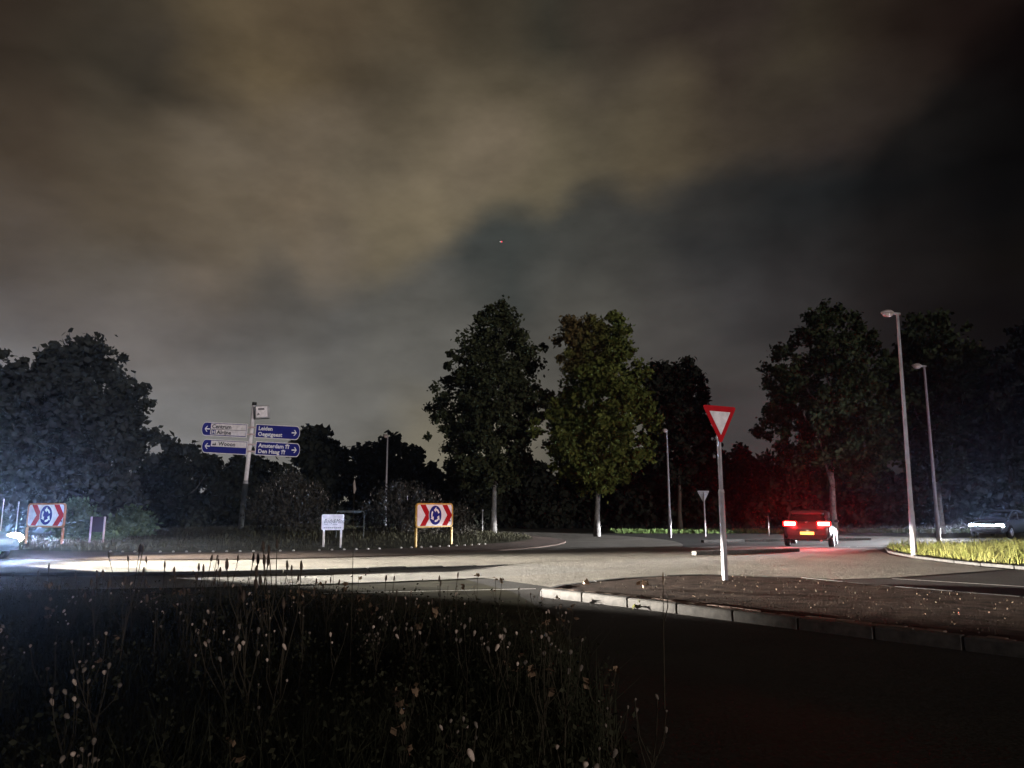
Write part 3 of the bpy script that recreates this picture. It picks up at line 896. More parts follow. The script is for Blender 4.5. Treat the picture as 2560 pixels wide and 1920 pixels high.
chevron_sign('yellow framed red and white chevron sign in front of the central bushes', 938, 1165, 27.6, (.55, .835), 'yellow_frame', 'white')
chevron_sign('orange framed red and white chevron sign beside the glaring headlights on the left', 94, 1170, 27.0, (.90, -.436), 'orange_frame', 'white_old')

# white sponsor board
b = at(717, 1175, 25.8); b.z = mound_z(b.x, b.y) - 0.02
root = empty('sponsor_sign', b, R(4), 'small white board on two white posts with handwritten style lettering', 'sign')
z1, z0 = at(717, 1111, 25.8).z - b.z, at(717, 1145, 25.8).z - b.z
pan = MB().prism(rrect(-.375, .375, z0, z1, .05), -.012, .012).build('panel', 'white_old', root)
for s in (-1, 1):
    MB().box((s * .29, .03, (z1 - .05) / 2), (.032, .016, (z1 - .05) / 2)).build('post', 'white', root)
lettering('Body&Mind', .205, 'inkgrey', pan, (-.30, -.0135, z0 + .23), shear=0.35, name='script_lettering', sx=0.72)
for k in range(9):
    MB().box((-.27 + .067 * k, -.0145, z0 + .075), (.028, .0015, .012)).build('small_print', 'inkgrey', pan)
for a, e in ((-.28, -.16), (.0, .16)):
    MB().box(((a + e) / 2, -.0145, z0 + .19), ((e - a) / 2, .0015, .006)).build('flourish', 'inkgrey', pan)

# back of a similar board at the left
b = at(208, 1174, 27.0); b.z = mound_z(b.x, b.y) - 0.02
root = empty('sponsor_sign', b, R(-8), 'dark unlit back of a small board on two pale posts near the left', 'sign')
z1, z0 = at(208, 1116, 27).z - b.z, at(208, 1149, 27).z - b.z
MB().prism(rrect(-.30, .30, z0, z1, .04), -.012, .012).build('panel', 'plum', root)
for s in (-1, 1):
    MB().box((s * .26 + .01, -.028, z1 / 2), (.028, .014, z1 / 2)).build('post', 'pinkpost', root)

# grey tubular hoop behind the white board
b = at(755, 1170, 29.0); b.z = mound_z(b.x, b.y) - 0.02
root = empty('hoop_barrier', b, R(3), 'thin dark grey tube hoop standing behind the white board', 'barrier')
zt = at(755, 1104, 29).z - b.z
MB().tube([(-.52, 0, 0), (-.52, 0, zt - .08), (-.50, 0, zt - .02), (-.44, 0, zt), (.44, 0, zt), (.5, 0, zt - .02), (.52, 0, zt - .1), (.52, 0, 0)], .02, 8).build('tube', 'iron', root, smooth=True)
MB().box((0, 0, zt - .03), (.42, .012, .03)).build('top_rail', 'iron', root)

# priority triangle, front view
b = Vector((at(1571, 1243, 15.2).x, 15.2, 0.12))
root = empty('yield_sign', b, math.atan2(.47, .88), 'red bordered white inverted triangle sign on the near splitter island', 'road sign')
zt, zb_ = at(1560, 877, 15.2).z - .12, at(1564, 959, 15.2).z - .12
zm_ = at(1564, 1062, 15.2).z - .12
MB().tube([(0, 0.06, -.05), (0, 0.06, zm_)], .058, 14).build('lower_post', 'galv', root, smooth=True)
MB().tube([(0, 0.06, zm_ - .02), (0, 0.06, zm_ + .05)], [.066, .05], 14).build('collar', 'galv_dull', root, smooth=True)
MB().tube([(0, 0.06, zm_ + .03), (0, 0.06, zt - .1)], .042, 14).build('upper_post', 'galv', root, smooth=True)


def tri(half, top, bot, r, n=4):
    """rounded inverted triangle outline"""
    P = [Vector((half, top)), Vector((-half, top)), Vector((0, bot))]
    out = []
    for i in range(3):
        p, a_, c_ = P[i], P[i - 1], P[(i + 1) % 3]
        u = (a_ - p).normalized(); v = (c_ - p).normalized()
        for k in range(n + 1):
            t = k / n
            q = p + u * r * 1.7 * (1 - t) ** 2 + v * r * 1.7 * t ** 2
            out.append((q.x, q.y))
    return out


H_ = zt - zb_
plate = MB().prism(tri(.46, zt, zb_, .045), -.006, .006).build('plate', 'red', root)
MB().prism(tri(.285, zt - .15 * H_, zb_ + .235 * H_, .008), -.0105, -.0065).build('white_field', 'white_old', plate)
MB().box((0, .03, zt - .2), (.07, .02, .02)).box((0, .03, zt - .5), (.07, .02, .02)).build('bracket', 'galv_dull', root)

# grey back of a triangle further off
b = at(1523, 1155, 42.0); b.z = 0
root = empty('yield_sign', b, R(10), 'grey back of a small inverted triangle sign on the far kerb', 'road sign')
zt, zb_ = at(1520, 1060, 42).z, at(1521, 1087, 42).z
MB().tube([(0, -0.05, 0), (0, -0.05, zt - .1)], [.045, .04], 10).build('post', 'galv_dull', root, smooth=True)
MB().prism(tri(.37, zt, zb_, .04), -.006, .006).build('plate', 'sign_back', root)
MB().box((0, -.03, zt - .14), (.2, .018, .02)).build('stiffener', 'galv_dull', root)

# blue direction signpost
DP = 35.0
b = Vector((-12.52, DP, mound_z(-12.5, DP) - .03))
root = empty('direction_signpost', b, 0, 'blue direction signpost with four arrow arms on the central island', 'signpost')
LEAN = 3.0
root.rotation_euler = (0, R(LEAN), 0)


def loc_px(x, y):
    p = at(x, y, DP) - b
    c, s = math.cos(R(-LEAN)), math.sin(R(-LEAN))
    return (p.x * c + p.z * s, -p.x * s + p.z * c)


ztop = loc_px(550, 870)[1]; zsw = loc_px(533, 1045)[1]
MB().tube([(0, 0, 0), (0, 0, zsw)], .125, 14).build('lower_post', 'iron', root, smooth=True)
MB().tube([(0, 0, zsw - .03), (0, 0, zsw + .15)], [.125, .1], 14).build('collar', 'galv_dull', root, smooth=True)
MB().tube([(0, 0, zsw + .1), (0, 0, ztop - .12)], .095, 14).build('upper_post', 'white_old', root, smooth=True)
MB().tube([(0, 0, ztop - .13), (0, 0, ztop + .02)], .105, 14).build('post_cap', 'plastic', root, smooth=True)


def arm(side, y_px, y2_px, x_in, x_out, lines, field):
    zt_ = loc_px((x_in + x_out) / 2, y_px)[1]; zb2 = loc_px((x_in + x_out) / 2, y2_px)[1]
    xi = loc_px(x_in, y_px)[0]; xo = loc_px(x_out, y_px)[0]
    zc, h = (zt_ + zb2) / 2, (zt_ - zb2) / 2

    def outline(g):
        hh = h - g
        x0 = xi + side * g; x1 = xo - side * (.16 + g * .4)
        cap = [(x1 + side * .16 * math.cos(R(t)), zc + hh * math.sin(R(t))) for t in (-75, -50, -25, 0, 25, 50, 75)]
        pts = [(x0, zc - hh), (x1 - side * .05, zc - hh)] + cap + [(x1 - side * .05, zc + hh), (x0, zc + hh)]
        return pts if side > 0 else pts[::-1]
    base = MB().prism(outline(0), -.135, -.105).build('arm_board', 'white_old', root)
    MB().prism(outline(.035), -.139, -.1355).build('blue_face', 'blue', base)
    for zz in (zc - h * .5, zc + h * .5):
        MB().box((side * .1 if False else (xi * .5), -.06, zz), (abs(xi) * .5 + .02, .05, .035)).build('bracket', 'pinkpost', base)
    # arrow
    ax = xo - side * .27
    A = MB()
    A.box((ax, -.1415, zc), (.11, .002, .028))
    for s2 in (-1, 1):
        A.add([(ax + side * .13, -.1436, zc), (ax + side * .13 - side * .045, -.1436, zc), (ax - side * .015, -.1436, zc + s2 * .135), (ax + side * .035, -.1436, zc + s2 * .135)], [(0, 1, 2, 3)] if side * s2 < 0 else [(3, 2, 1, 0)])
    A.build('arrow', 'white', base)
    xl = min(xi, xo) + (.42 if side < 0 else .09)
    if field:
        f0 = zc - h + .07 if field == 2 else zc + .0
        MB().box(((xl + xi - .05) / 2, -.1425, (f0 + zc + h - .06) / 2), ((xi - .05 - xl) / 2, .002, (zc + h - .06 - f0) / 2)).build('white_field', 'white_old', base)
        if field == 2:
            MB().box(((xl + xi - .05) / 2, -.1455, zc), ((xi - .05 - xl) / 2, .001, .012)).build('divider', 'inkgrey', base)
    for k, (txt, icon) in enumerate(lines):
        zl = zc + (.05 if k == 0 else -h + .11)
        tx = xl + .05
        tm = 'ink' if field else 'white'
        if icon == 'H':
            q = circ(tx + .1, zl + .085, .105, 4)
            MB().box((tx + .1, -.1465, zl + .085), (.1, .0015, .1)).build('hospital_symbol', 'blue', base)
            lettering('H', .2, 'white', base, (tx + .03, -.1505, zl + .015), name='hospital_letter', off=.006)
            tx += .26
        if icon == 'hill':
            MB().prism([(tx, zl), (tx + .2, zl), (tx + .16, zl + .14), (tx + .1, zl + .04), (tx + .05, zl + .1)], -.148, -.1455).build('symbol', 'ink', base)
            tx += .3
        t_ = lettering(txt, .255, tm, base, (tx, -.148 if field else -.1415, zl), name='lettering', sx=0.98, off=.007)
        if icon == 'motorway':
            wx = tx + max(v.co.x for v in t_.data.vertices) + .08
            q = MB()
            q.box((wx + .04, -.1425, zl + .06), (.018, .0015, .07)).box((wx + .14, -.1425, zl + .06), (.018, .0015, .07))
            q.box((wx + .09, -.1425, zl + .145), (.1, .0015, .02)).box((wx + .09, -.1425, zl + .185), (.045, .0015, .016))
            q.build('motorway_symbol', 'white', base)


arm(1, 919, 949, 555, 651, [('Leiden', None), ('Oegstgeest', None)], 0)
arm(1, 956, 986, 555, 651, [('Amsterdam', 'motorway'), ('Den Haag', 'motorway')], 0)
arm(-1, 914, 944, 538, 440, [('Centrum', None), ('Alrijne', 'H')], 2)
arm(-1, 951, 981, 538, 440, [('Wooon', 'hill')], 1)
bx, bz = loc_px(567, 890)
box_ = MB().box((0, 0, 0), (.32, .26, .30), bev=.03).build('route_box', 'galv_dull', root, loc=(bx, -.05, bz - .02))
box_.rotation_euler = (0, R(-8), R(22))
MB().box((-.03, -.264, 0), (.25, .003, .245)).build('route_panel', 'white_old', box_)
MB().box((-.05, -.269, .13), (.14, .0015, .045)).build('route_print', 'inkgrey', box_)
MB().prism([(-.25, -.17), (-.12, -.12), (-.2, -.02)], -.272, -.268).build('route_print', 'inkgrey', box_)


# ------------------------------------------------------------------ street lamps and posts
def lamp(label, bx_, by_, h, yaw=0.0, s=1.0, door=1.4, mtl='galv', lean=0.0):
    root = empty('street_lamp', (bx_, by_, 0), yaw, label, 'street lamp', 'unlit street lamps')
    root.rotation_euler = (0, R(lean), yaw)
    MB().tube([(0, 0, 0), (0, 0, door), (0, 0, door + .08), (0, 0, h)], [.095 * s, .09 * s, .075 * s, .045 * s], 12).build('pole', mtl, root, smooth=True)
    MB().tube([(.1 * s, 0, h + .03), (-.17 * s, 0, h + .03)], .045 * s, 10).build('spigot', 'galv_dull', root, smooth=True)
    MB().box((0, -.092 * s, door * .6), (.05, .006, .16)).build('service_door', 'galv_dull', root)
    hd = MB()
    n = 12
    secs = [(-.14, .05, .05), (-.2, .11, .08), (-.3, .16, .12), (-.42, .16, .12), (-.54, .11, .08), (-.62, .03, .03)]
    for x, w_, hh in secs:
        for k in range(n):
            g = 2 * math.pi * k / n
            hd.v.append((x * s, w_ * s * math.cos(g), h + .03 + hh * s * math.sin(g) * (1.0 if math.sin(g) > 0 else .45)))
    for i in range(len(secs) - 1):
        for k in range(n):
            hd.f.append((i * n + k, i * n + (k + 1) % n, (i + 1) * n + (k + 1) % n, (i + 1) * n + k))
    hd.f += [tuple(range(n - 1, -1, -1)), tuple((len(secs) - 1) * n + k for k in range(n))]
    head = hd.build('lamp_head', 'lamp_body', root, smooth=True)
    MB().ball((-.37 * s, 0, h - .02), (.19 * s, .13 * s, .09 * s), 12, 8).build('bowl', 'lamp_glass', head, smooth=True)
    return root


p = at(1943, 676, 24.0)
lamp('tall nearest unlit street lamp on the right grass verge', at(1972, 1165, 24).x, 24.0, p.z - .05, R(8), .95, lean=1.1)
p = at(1995, 790, 32.6)
lamp('shorter looking unlit street lamp just right of the tallest one on the verge', at(2027, 1155, 32.6).x, 32.6, p.z - .05, R(8), .95, lean=.5)
p = at(1443, 930, 40)
lamp('thin unlit street lamp left of the grey backed triangular sign', at(1448, 1160, 40).x, 40.0, p.z - .05, R(60), .85)
p = at(836, 942, 45)
lamp('thin far unlit street lamp rising behind the central bushes', at(834, 1065, 45).x, 45.0, p.z - .05, R(80), .9, 1.1)


def thin_post(label, px, top, base, d, r=.03, mtl='galv_dull', cap=True):
    b_ = at(px, base, d); b_.z = mound_z(b_.x, b_.y)
    root_ = empty('marker_post', b_, 0, label, 'post')
    h_ = at(px, top, d).z - b_.z
    MB().tube([(0, 0, -.03), (0, 0, h_)], r, 8).build('post', mtl, root_, smooth=True)
    MB().tube([(0, 0, h_ - .08), (0, 0, h_ + .01)], r * 1.5, 8).build('post_cap', mtl, root_, smooth=True)


thin_post('thin grey post just left of the tall poplar trunk', 1042, 1101, 1155, 42)
thin_post('thin post in the grass left of the car with red tail lights', 1661, 1115, 1152, 44, .03, 'iron')
thin_post('pale upright stake left of the orange framed chevron sign', 37, 1084, 1120, 31, .018, 'pinkpost')
thin_post('pale leaning stake at the very left edge of the photo', 4, 1078, 1120, 31, .018, 'pinkpost')


# ------------------------------------------------------------------ cars
def ring_sec(w_, zb2, zt2, n=20, e=3.6):
    out = []
    for k in range(n):
        g = 2 * math.pi * (k + .5) / n
        c, s = math.cos(g), math.sin(g)
        out.append((math.copysign(abs(c) ** (2 / e), c) * w_, (zb2 + zt2) / 2 + math.copysign(abs(s) ** (2 / e), s) * (zt2 - zb2) / 2))
    return out


def loft(secs, n=20, e=3.6):
    mb = MB()
    for x, w_, a_, c_ in secs:
        mb.v += [(x, y, z) for y, z in ring_sec(w_, a_, c_, n, e)]
    for i in range(len(secs) - 1):
        for k in range(n):
            mb.f.append((i * n + k, (i + 1) * n + k, (i + 1) * n + (k + 1) % n, i * n + (k + 1) % n))
    mb.f += [tuple(range(n)), tuple((len(secs) - 1) * n + k for k in range(n - 1, -1, -1))]
    return mb


def wheel(parent, x, y, r=.325):
    s = 1 if y > 0 else -1
    prof = [(-.10, r * .62), (-.11, r * .9), (-.08, r), (.08, r), (.11, r * .9), (.10, r * .62)]
    n = 28; mb = MB()
    for yy, rr_ in prof:
        for k in range(n):
            g = 2 * math.pi * k / n
            mb.v.append((rr_ * math.cos(g), yy, rr_ * math.sin(g)))
    for i in range(len(prof)):
        j = (i + 1) % len(prof)
        for k in range(n):
            mb.f.append((i * n + k, i * n + (k + 1) % n, j * n + (k + 1) % n, j * n + k))
    o = mb.build('tyre', 'tyre', parent, smooth=True, loc=(x, y, r))
    rim = MB()
    outer = [(r * .62 * math.cos(2 * math.pi * k / n), r * .62 * math.sin(2 * math.pi * k / n)) for k in range(n)]
    inn = [(p_[0] * .86, p_[1] * .86) for p_ in outer]
    rim.ringprism(outer, inn, -.1, .1)
    for k in range(5):
        g = 2 * math.pi * k / 5
        rot = Matrix.Rotation(-g, 3, 'Y')
        rim.box(rot @ Vector((r * .3, s * .06, 0)), (r * .27, .02, .035), rot)
    rim.tube([(0, s * .03, 0), (0, s * .095, 0)], .06, 12)
    rim.build('rim', 'rim', o)
    return o


def car(label, pos, heading, paint):
    ang = math.atan2(heading[1], heading[0])
    root = empty('car', (pos[0], pos[1], 0), ang, label, 'car')
    body = loft([(-2.18, .70, .42, .92), (-2.10, .82, .32, 1.02), (-1.85, .88, .26, 1.05), (-1.2, .90, .22, 1.02), (0, .90, .20, .97), (1.0, .895, .21, .94),
                 (1.5, .88, .24, .88), (1.95, .82, .28, .78), (2.12, .68, .34, .68)]).build('body', paint, root, smooth=True)
    gh = loft([(-2.0, .62, .9, 1.03), (-1.75, .70, .9, 1.22), (-1.4, .69, .9, 1.40), (-.8, .68, .9, 1.455), (-.1, .68, .9, 1.455), (.35, .69, .9, 1.37), (.8, .73, .9, 1.12), (1.12, .72, .86, .95)], e=3.0).build('windows', 'glass', root, smooth=True)
    loft([(-1.62, .60, 1.30, 1.335), (-1.38, .655, 1.34, 1.43), (-.8, .64, 1.40, 1.475), (-.1, .64, 1.40, 1.473), (.25, .63, 1.36, 1.42)], e=3.0).build('roof', paint, root, smooth=True)
    for s in (-1, 1):
        for x0, z0_, x1, z1_ in ((-1.85, 1.02, -1.42, 1.40), (.28, 1.40, .95, 1.0), (-.45, 1.0, -.42, 1.44)):
            MB().tube([(x0, s * .705, z0_), (x1, s * .66, z1_)], .035, 6).build('pillar', paint, root)
        m_ = MB().ball((.62, s * .98, 1.0), (.09, .10, .07), 8, 6).build('mirror', paint, root, smooth=True)
        MB().box((-.75, s * .903, .80), (.1, .008, .015)).build('door_handle', 'plastic', root)
        # wheel arches
        for x in (-1.33, 1.32):
            n = 16
            out = [(x + .40 * math.cos(math.pi * k / n), .30 + .40 * math.sin(math.pi * k / n)) for k in range(n + 1)]
            MB().prism(out if s < 0 else out, s * .885, s * .906).build('wheel_arch', 'plastic', root)
            wheel(root, x, s * .83)
    MB().box((-2.14, 0, .42), (.06, .72, .09), bev=.02).build('bumper', 'plastic', root)
    MB().box((2.06, 0, .38), (.06, .70, .07), bev=.02).build('bumper', 'plastic', root)
    MB().box((2.105, 0, .55), (.02, .42, .06)).build('grille', 'plastic', root)
    return root, ang


def spot(name, parent, loc, direction, power, cone, blend, color, size=.06):
    ld = bpy.data.lights.new(name, 'SPOT')
    ld.energy = power; ld.spot_size = R(cone); ld.spot_blend = blend; ld.color = color; ld.shadow_soft_size = size
    o = bpy.data.objects.new(name, ld)
    col.objects.link(o); o.parent = parent
    o.location = loc
    o.rotation_euler = Vector(direction).to_track_quat('-Z', 'Y').to_euler()
    return o


def point(name, parent, loc, power, color, size=.08):
    ld = bpy.data.lights.new(name, 'POINT')
    ld.energy = power; ld.color = color; ld.shadow_soft_size = size
    o = bpy.data.objects.new(name, ld); col.objects.link(o); o.parent = parent; o.location = loc
    return o


def beam_light(name, parent, loc, power, color, axis, az0, az1, soft, spill, peak=1.7, fall=1.6, up=.012, size=.06):
    """a lamp with a headlight's beam pattern: bright just under the horizontal, cut off above it,
    spread sideways from az0 to az1 degrees about the car's axis, plus a little stray light"""
    ld = bpy.data.lights.new(name, 'POINT')
    ld.energy = power; ld.color = color; ld.shadow_soft_size = size
    ld.use_nodes = True
    t = ld.node_tree; em = t.nodes['Emission']

    def mth(op, *a):
        n_ = t.nodes.new('ShaderNodeMath'); n_.operation = op
        for i_, v in enumerate(a):
            if isinstance(v, (int, float)):
                n_.inputs[i_].default_value = v
            else:
                t.links.new(v, n_.inputs[i_])
        return n_.outputs[0]

    def ramp(v, a, b_, lo, hi):
        n_ = t.nodes.new('ShaderNodeMapRange'); n_.interpolation_type = 'SMOOTHSTEP'
        t.links.new(v, n_.inputs[0])
        for k_, q in enumerate((a, b_, lo, hi)):
            n_.inputs[1 + k_].default_value = q
        return n_.outputs[0]
    g = t.nodes.new('ShaderNodeNewGeometry'); sp = t.nodes.new('ShaderNodeSeparateXYZ')
    t.links.new(g.outputs['Incoming'], sp.inputs[0])
    down = mth('MULTIPLY', mth('ARCSINE', sp.outputs['Z']), -180 / math.pi)
    ax = Vector(axis).normalized()
    fw = mth('ADD', mth('MULTIPLY', sp.outputs['X'], ax.x), mth('MULTIPLY', sp.outputs['Y'], ax.y))
    lf = mth('ADD', mth('MULTIPLY', sp.outputs['X'], -ax.y), mth('MULTIPLY', sp.outputs['Y'], ax.x))
    az = mth('MULTIPLY', mth('ARCTAN2', lf, fw), 180 / math.pi)
    el = mth('MULTIPLY', ramp(down, -1.0, .7, up, 1.0), mth('POWER', mth('DIVIDE', peak, mth('MAXIMUM', down, peak)), fall))
    el = mth('MULTIPLY', el, ramp(down, 9, 18, 1.0, .12))
    azf = mth('MULTIPLY', ramp(az, az0 - 2.2, az0 + 1.4, 0.0, 1.0), ramp(az, az1 - soft * .3, az1 + soft, 1.0, 0.0))
    stray = mth('MULTIPLY', ramp(fw, -.78, -.5, 0.0, 1.0), spill)
    tot = mth('ADD', mth('MULTIPLY', el, azf), stray)
    t.links.new(tot, em.inputs['Strength'])
    o = bpy.data.objects.new(name, ld); col.objects.link(o); o.parent = parent; o.location = loc
    return o


def glow_light(name, parent, loc, power, color, axis, size=.12):
    """the dazzle of a lamp seen from in front: level and forward, little of it on the ground"""
    o = beam_light(name, parent, loc, power, color, axis, 0, .01, .001, 0.0, size=size)
    t = o.data.node_tree; em = t.nodes['Emission']
    g = t.nodes.new('ShaderNodeNewGeometry'); sp = t.nodes.new('ShaderNodeSeparateXYZ'); t.links.new(g.outputs['Incoming'], sp.inputs[0])
    dt = t.nodes.new('ShaderNodeVectorMath'); dt.operation = 'DOT_PRODUCT'
    ax = Vector(axis).normalized(); dt.inputs[1].default_value = (ax.x, ax.y, 0)
    t.links.new(g.outputs['Incoming'], dt.inputs[0])
    r1 = t.nodes.new('ShaderNodeMapRange'); r1.interpolation_type = 'SMOOTHSTEP'
    t.links.new(dt.outputs['Value'], r1.inputs[0]); r1.inputs[1].default_value = .15; r1.inputs[2].default_value = .7
    r2 = t.nodes.new('ShaderNodeMapRange'); r2.interpolation_type = 'SMOOTHSTEP'
    t.links.new(sp.outputs['Z'], r2.inputs[0]); r2.inputs[1].default_value = -.012; r2.inputs[2].default_value = .02; r2.inputs[3].default_value = 0.0
    m_ = t.nodes.new('ShaderNodeMath'); m_.operation = 'MULTIPLY'
    t.links.new(r1.outputs[0], m_.inputs[0]); t.links.new(r2.outputs[0], m_.inputs[1]); t.links.new(m_.outputs[0], em.inputs['Strength'])
    return o


def headlamps(root, heading, power, color, az0, az1, soft, glow, dazzle, size=(.07, .17, .065), **kw):
    for s in (-1, 1):
        MB().ball((2.0, s * .60, .66), size, 14, 9).build('headlight', 'head', root, smooth=True)
        beam_light('headlight_beam', root, (2.2, s * .60, .66), power, color, heading, az0, az1, soft, 0.0, **kw)
        beam_light('headlight_glow', root, (2.65, s * .60, .78), glow, (.34, .52, 1.0), heading, 0, .01, .001, 1.0, size=.12)
        glow_light('headlight_dazzle', root, (2.3, s * .60, .68), dazzle, (.42, .60, 1.0), heading)


# left car: only its nose and lamps reach into the picture
hd = Vector((.985, -.17, 0)).normalized()
cl, _ = car('car at the left picture edge with glaring white headlights', (-16.9, 22.4), hd, 'paint_grey')
headlamps(cl, hd, 340000, (1.0, .94, .84), -20.4, 17, 8, 220, 5500, size=(.12, .33, .15), fall=1.75)  # lamps oversized, their glare put into the shape
# right car, coming towards the roundabout
hr = Vector((-.78, -.63, 0)).normalized()
cr_, _ = car('oncoming car with a bright white headlight streak at the right', (26.35, 40.9), hr, 'paint_grey')
headlamps(cr_, hr, 90000, (.95, .96, 1.0), -75, 1, 8, 12, 1500, size=(.08, .24, .09), fall=1.5)
MB().box((2.10, 0, .68), (.02, .6, .035)).build('streak_bar', 'streak_glow', cr_)  # added glowing bar, draws the two headlights out into one streak
# car leaving, seen from behind
p = at(1745, 1180, 30.2)
hc = Vector((.43, .90, 0)).normalized()
cc, _ = car('car seen from behind with glowing red tail lights and yellow plate', (p.x + .92, 32.1), hc, 'paint_dark')
for s in (-1, 1):
    MB().box((-2.13, s * .63, .93), (.05, .27, .10), bev=.03).build('tail_light', 'tail_lens', cc)
    MB().box((-2.19, s * .63, .93), (.012, .21, .07)).build('lamp_core', 'tail_core', cc)
    spot('tail_light_glow', cc, (-2.26, s * .63, .93), (-1, 0, -.35), 420, 100, .9, (1, .015, .015), .1)
    glow_light('tail_light_dazzle', cc, (-2.26, s * .63, .93), 900, (1, .012, .012), -hc, .1)
    point('tail_light_fill', cc, (-2.5, s * .60, .98), 70, (1, .015, .015), .1)
MB().box((-2.205, 0, .56), (.008, .26, .055)).build('number_plate', 'plate', cc)
point('plate_lamp', cc, (-2.32, 0, .66), 1.6, (1, .8, .5), .03)
MB().ball((-2.16, .0, 1.0), (.03, .06, .035), 10, 6).build('badge', 'badge', cc)
MB().box((-2.2, 0, .70), (.01, .4, .02)).build('trunk_trim', 'plastic', cc)
MB().tube([(-2.1, -.5, .27), (-2.26, -.5, .27)], .04, 10).build('exhaust', 'rim', cc)

# aircraft, a speck under the cloud
p = at(1083, 521, 1800)
pl = empty('airplane', p, R(70), 'tiny airplane light, a red and white speck in the dark cloud gap', 'airplane')
MB().tube([(-9, 0, 0), (-7, 0, 0), (8, 0, 0), (10, 0, 0)], [.3, .9, .9, .2], 10).build('fuselage', 'galv_dull', pl, smooth=True)
MB().add([(1, -8, 0), (-.6, -8, 0), (-.6, 8, 0), (1, 8, 0), (1.5, 0, .1), (-2.5, 0, .1)], [(0, 4, 5, 1), (4, 3, 2, 5)]).build('wing', 'galv_dull', pl)
MB().add([(-9, 0, 0), (-7.5, 0, 0), (-9, 0, 3)], [(0, 1, 2)]).build('tail_fin', 'galv_dull', pl)
MB().ball((0, -.6, -1.6), 1.9, 8, 6).build('beacon', 'beacon', pl)
MB().ball((0, 3.0, -.8), 1.5, 8, 6).build('landing_light', 'beaconw', pl)


# ------------------------------------------------------------------ grasses and weeds
def blades(n, x, y, z, hmin, hmax, wid, lean=.35):
    """tapered bent blades: (n,2) quads joined as separate faces"""
    h = hmin + (hmax - hmin) * rng.random(n)
    th = rng.random(n) * 2 * np.pi
    ln = lean * h * rng.random(n) ** 1.2
    dx, dy = np.cos(th) * ln, np.sin(th) * ln
    ph = rng.random(n) * 2 * np.pi
    wx, wy = np.cos(ph) * wid, np.sin(ph) * wid
    b0 = np.stack([x - wx, y - wy, z], 1); b1 = np.stack([x + wx, y + wy, z], 1)
    m0 = np.stack([x + dx * .35 - wx * .7, y + dy * .35 - wy * .7, z + h * .58], 1); m1 = np.stack([x + dx * .35 + wx * .7, y + dy * .35 + wy * .7, z + h * .58], 1)
    t0 = np.stack([x + dx, y + dy, z + h], 1); t1 = t0 + np.stack([wx, wy, 0 * wx], 1) * .12
    return np.concatenate([np.stack([b0, b1, m1, m0], 1), np.stack([m0, m1, t1, t0], 1)], 0)


rng = np.random.default_rng(11)


def inside(poly, X, Y):
    r = np.zeros(len(X), bool); j = len(poly) - 1
    for i in range(len(poly)):
        xi, yi = poly[i]; xj, yj = poly[j]
        c = ((yi > Y) != (yj > Y)) & (X < (xj - xi) * (Y - yi) / (yj - yi + 1e-12) + xi)
        r ^= c; j = i
    return r


# right verge grass
X = 12.4 + 26 * rng.random(60000) ** 1.25; Y = 14 + 17 * rng.random(60000)
k = inside(VER, X, Y)
X, Y = X[k][:34000], Y[k][:34000]
edge = np.clip((np.minimum(X - 12.4, 2) / 2), 0.4, 1)
tuft = 0.5 + 0.5 * np.sin(X * 2.3 + np.sin(Y * 1.9) * 2) * np.sin(Y * 2.7)
V = blades(len(X), X, Y, np.full(len(X), .11), .12, .70, .007, .95)
near = np.clip((25 - Y) / 8, 0, 1)
hs = np.tile((.45 + .55 * near) * (.4 + .95 * edge * (0.55 + .6 * tuft)), 2)
V[:, :, 2] = .11 + (V[:, :, 2] - .11) * hs[:, None]
stuff(quads('verge_grass', V, 'grass'), 'long yellow green grass lit by headlights on the right verge', 'grass')
# far grass line
X = 6.5 + 52 * rng.random(15000); Y = 47.0 + (X * .045) + 5 * rng.random(15000)
V = blades(len(X), X, Y, np.zeros(len(X)), .08, .28, .02)
stuff(quads('far_verge_grass', V, 'fargrass'), 'thin bright line of grass along the far side of the road', 'grass')
# grass on the central island
th = rng.random(16000) * 2 * np.pi; rr2 = 11.9 * np.sqrt(rng.random(16000))
X, Y = CX + rr2 * np.cos(th), CY + rr2 * np.sin(th)
Z = .17 + .42 * (1 - (rr2 / 12) ** 2)
V = blades(len(X), X, Y, Z - .01, .06, .2, .014)
stuff(quads('island_grass', V, 'mound'), 'short dark grass covering the central roundabout island', 'grass')
# tufts and litter on the near island
X = 1 + 8 * rng.random(220); Y = 8 + 9 * rng.random(220)
k = inside(inner, X, Y); X, Y = X[k], Y[k]
V = blades(len(X), X, Y, np.full(len(X), .12), .015, .05, .005)
stuff(quads('island_weeds', V, 'stem'), 'sparse little grass tufts growing on the near splitter island', 'grass')

n = 1500
X = .7 + 9.5 * rng.random(n); Y = 4 + 12.5 * rng.random(n); k = inside(inner, X, Y); X, Y = X[k], Y[k]
P = np.stack([X, Y, .116 + .012 * rng.random(len(X))], 1)
stuff(quads('island_litter', leaf_quads(P, .014), 'litter'), 'crumbs of soil and leaf litter lying on the near splitter island', 'litter')
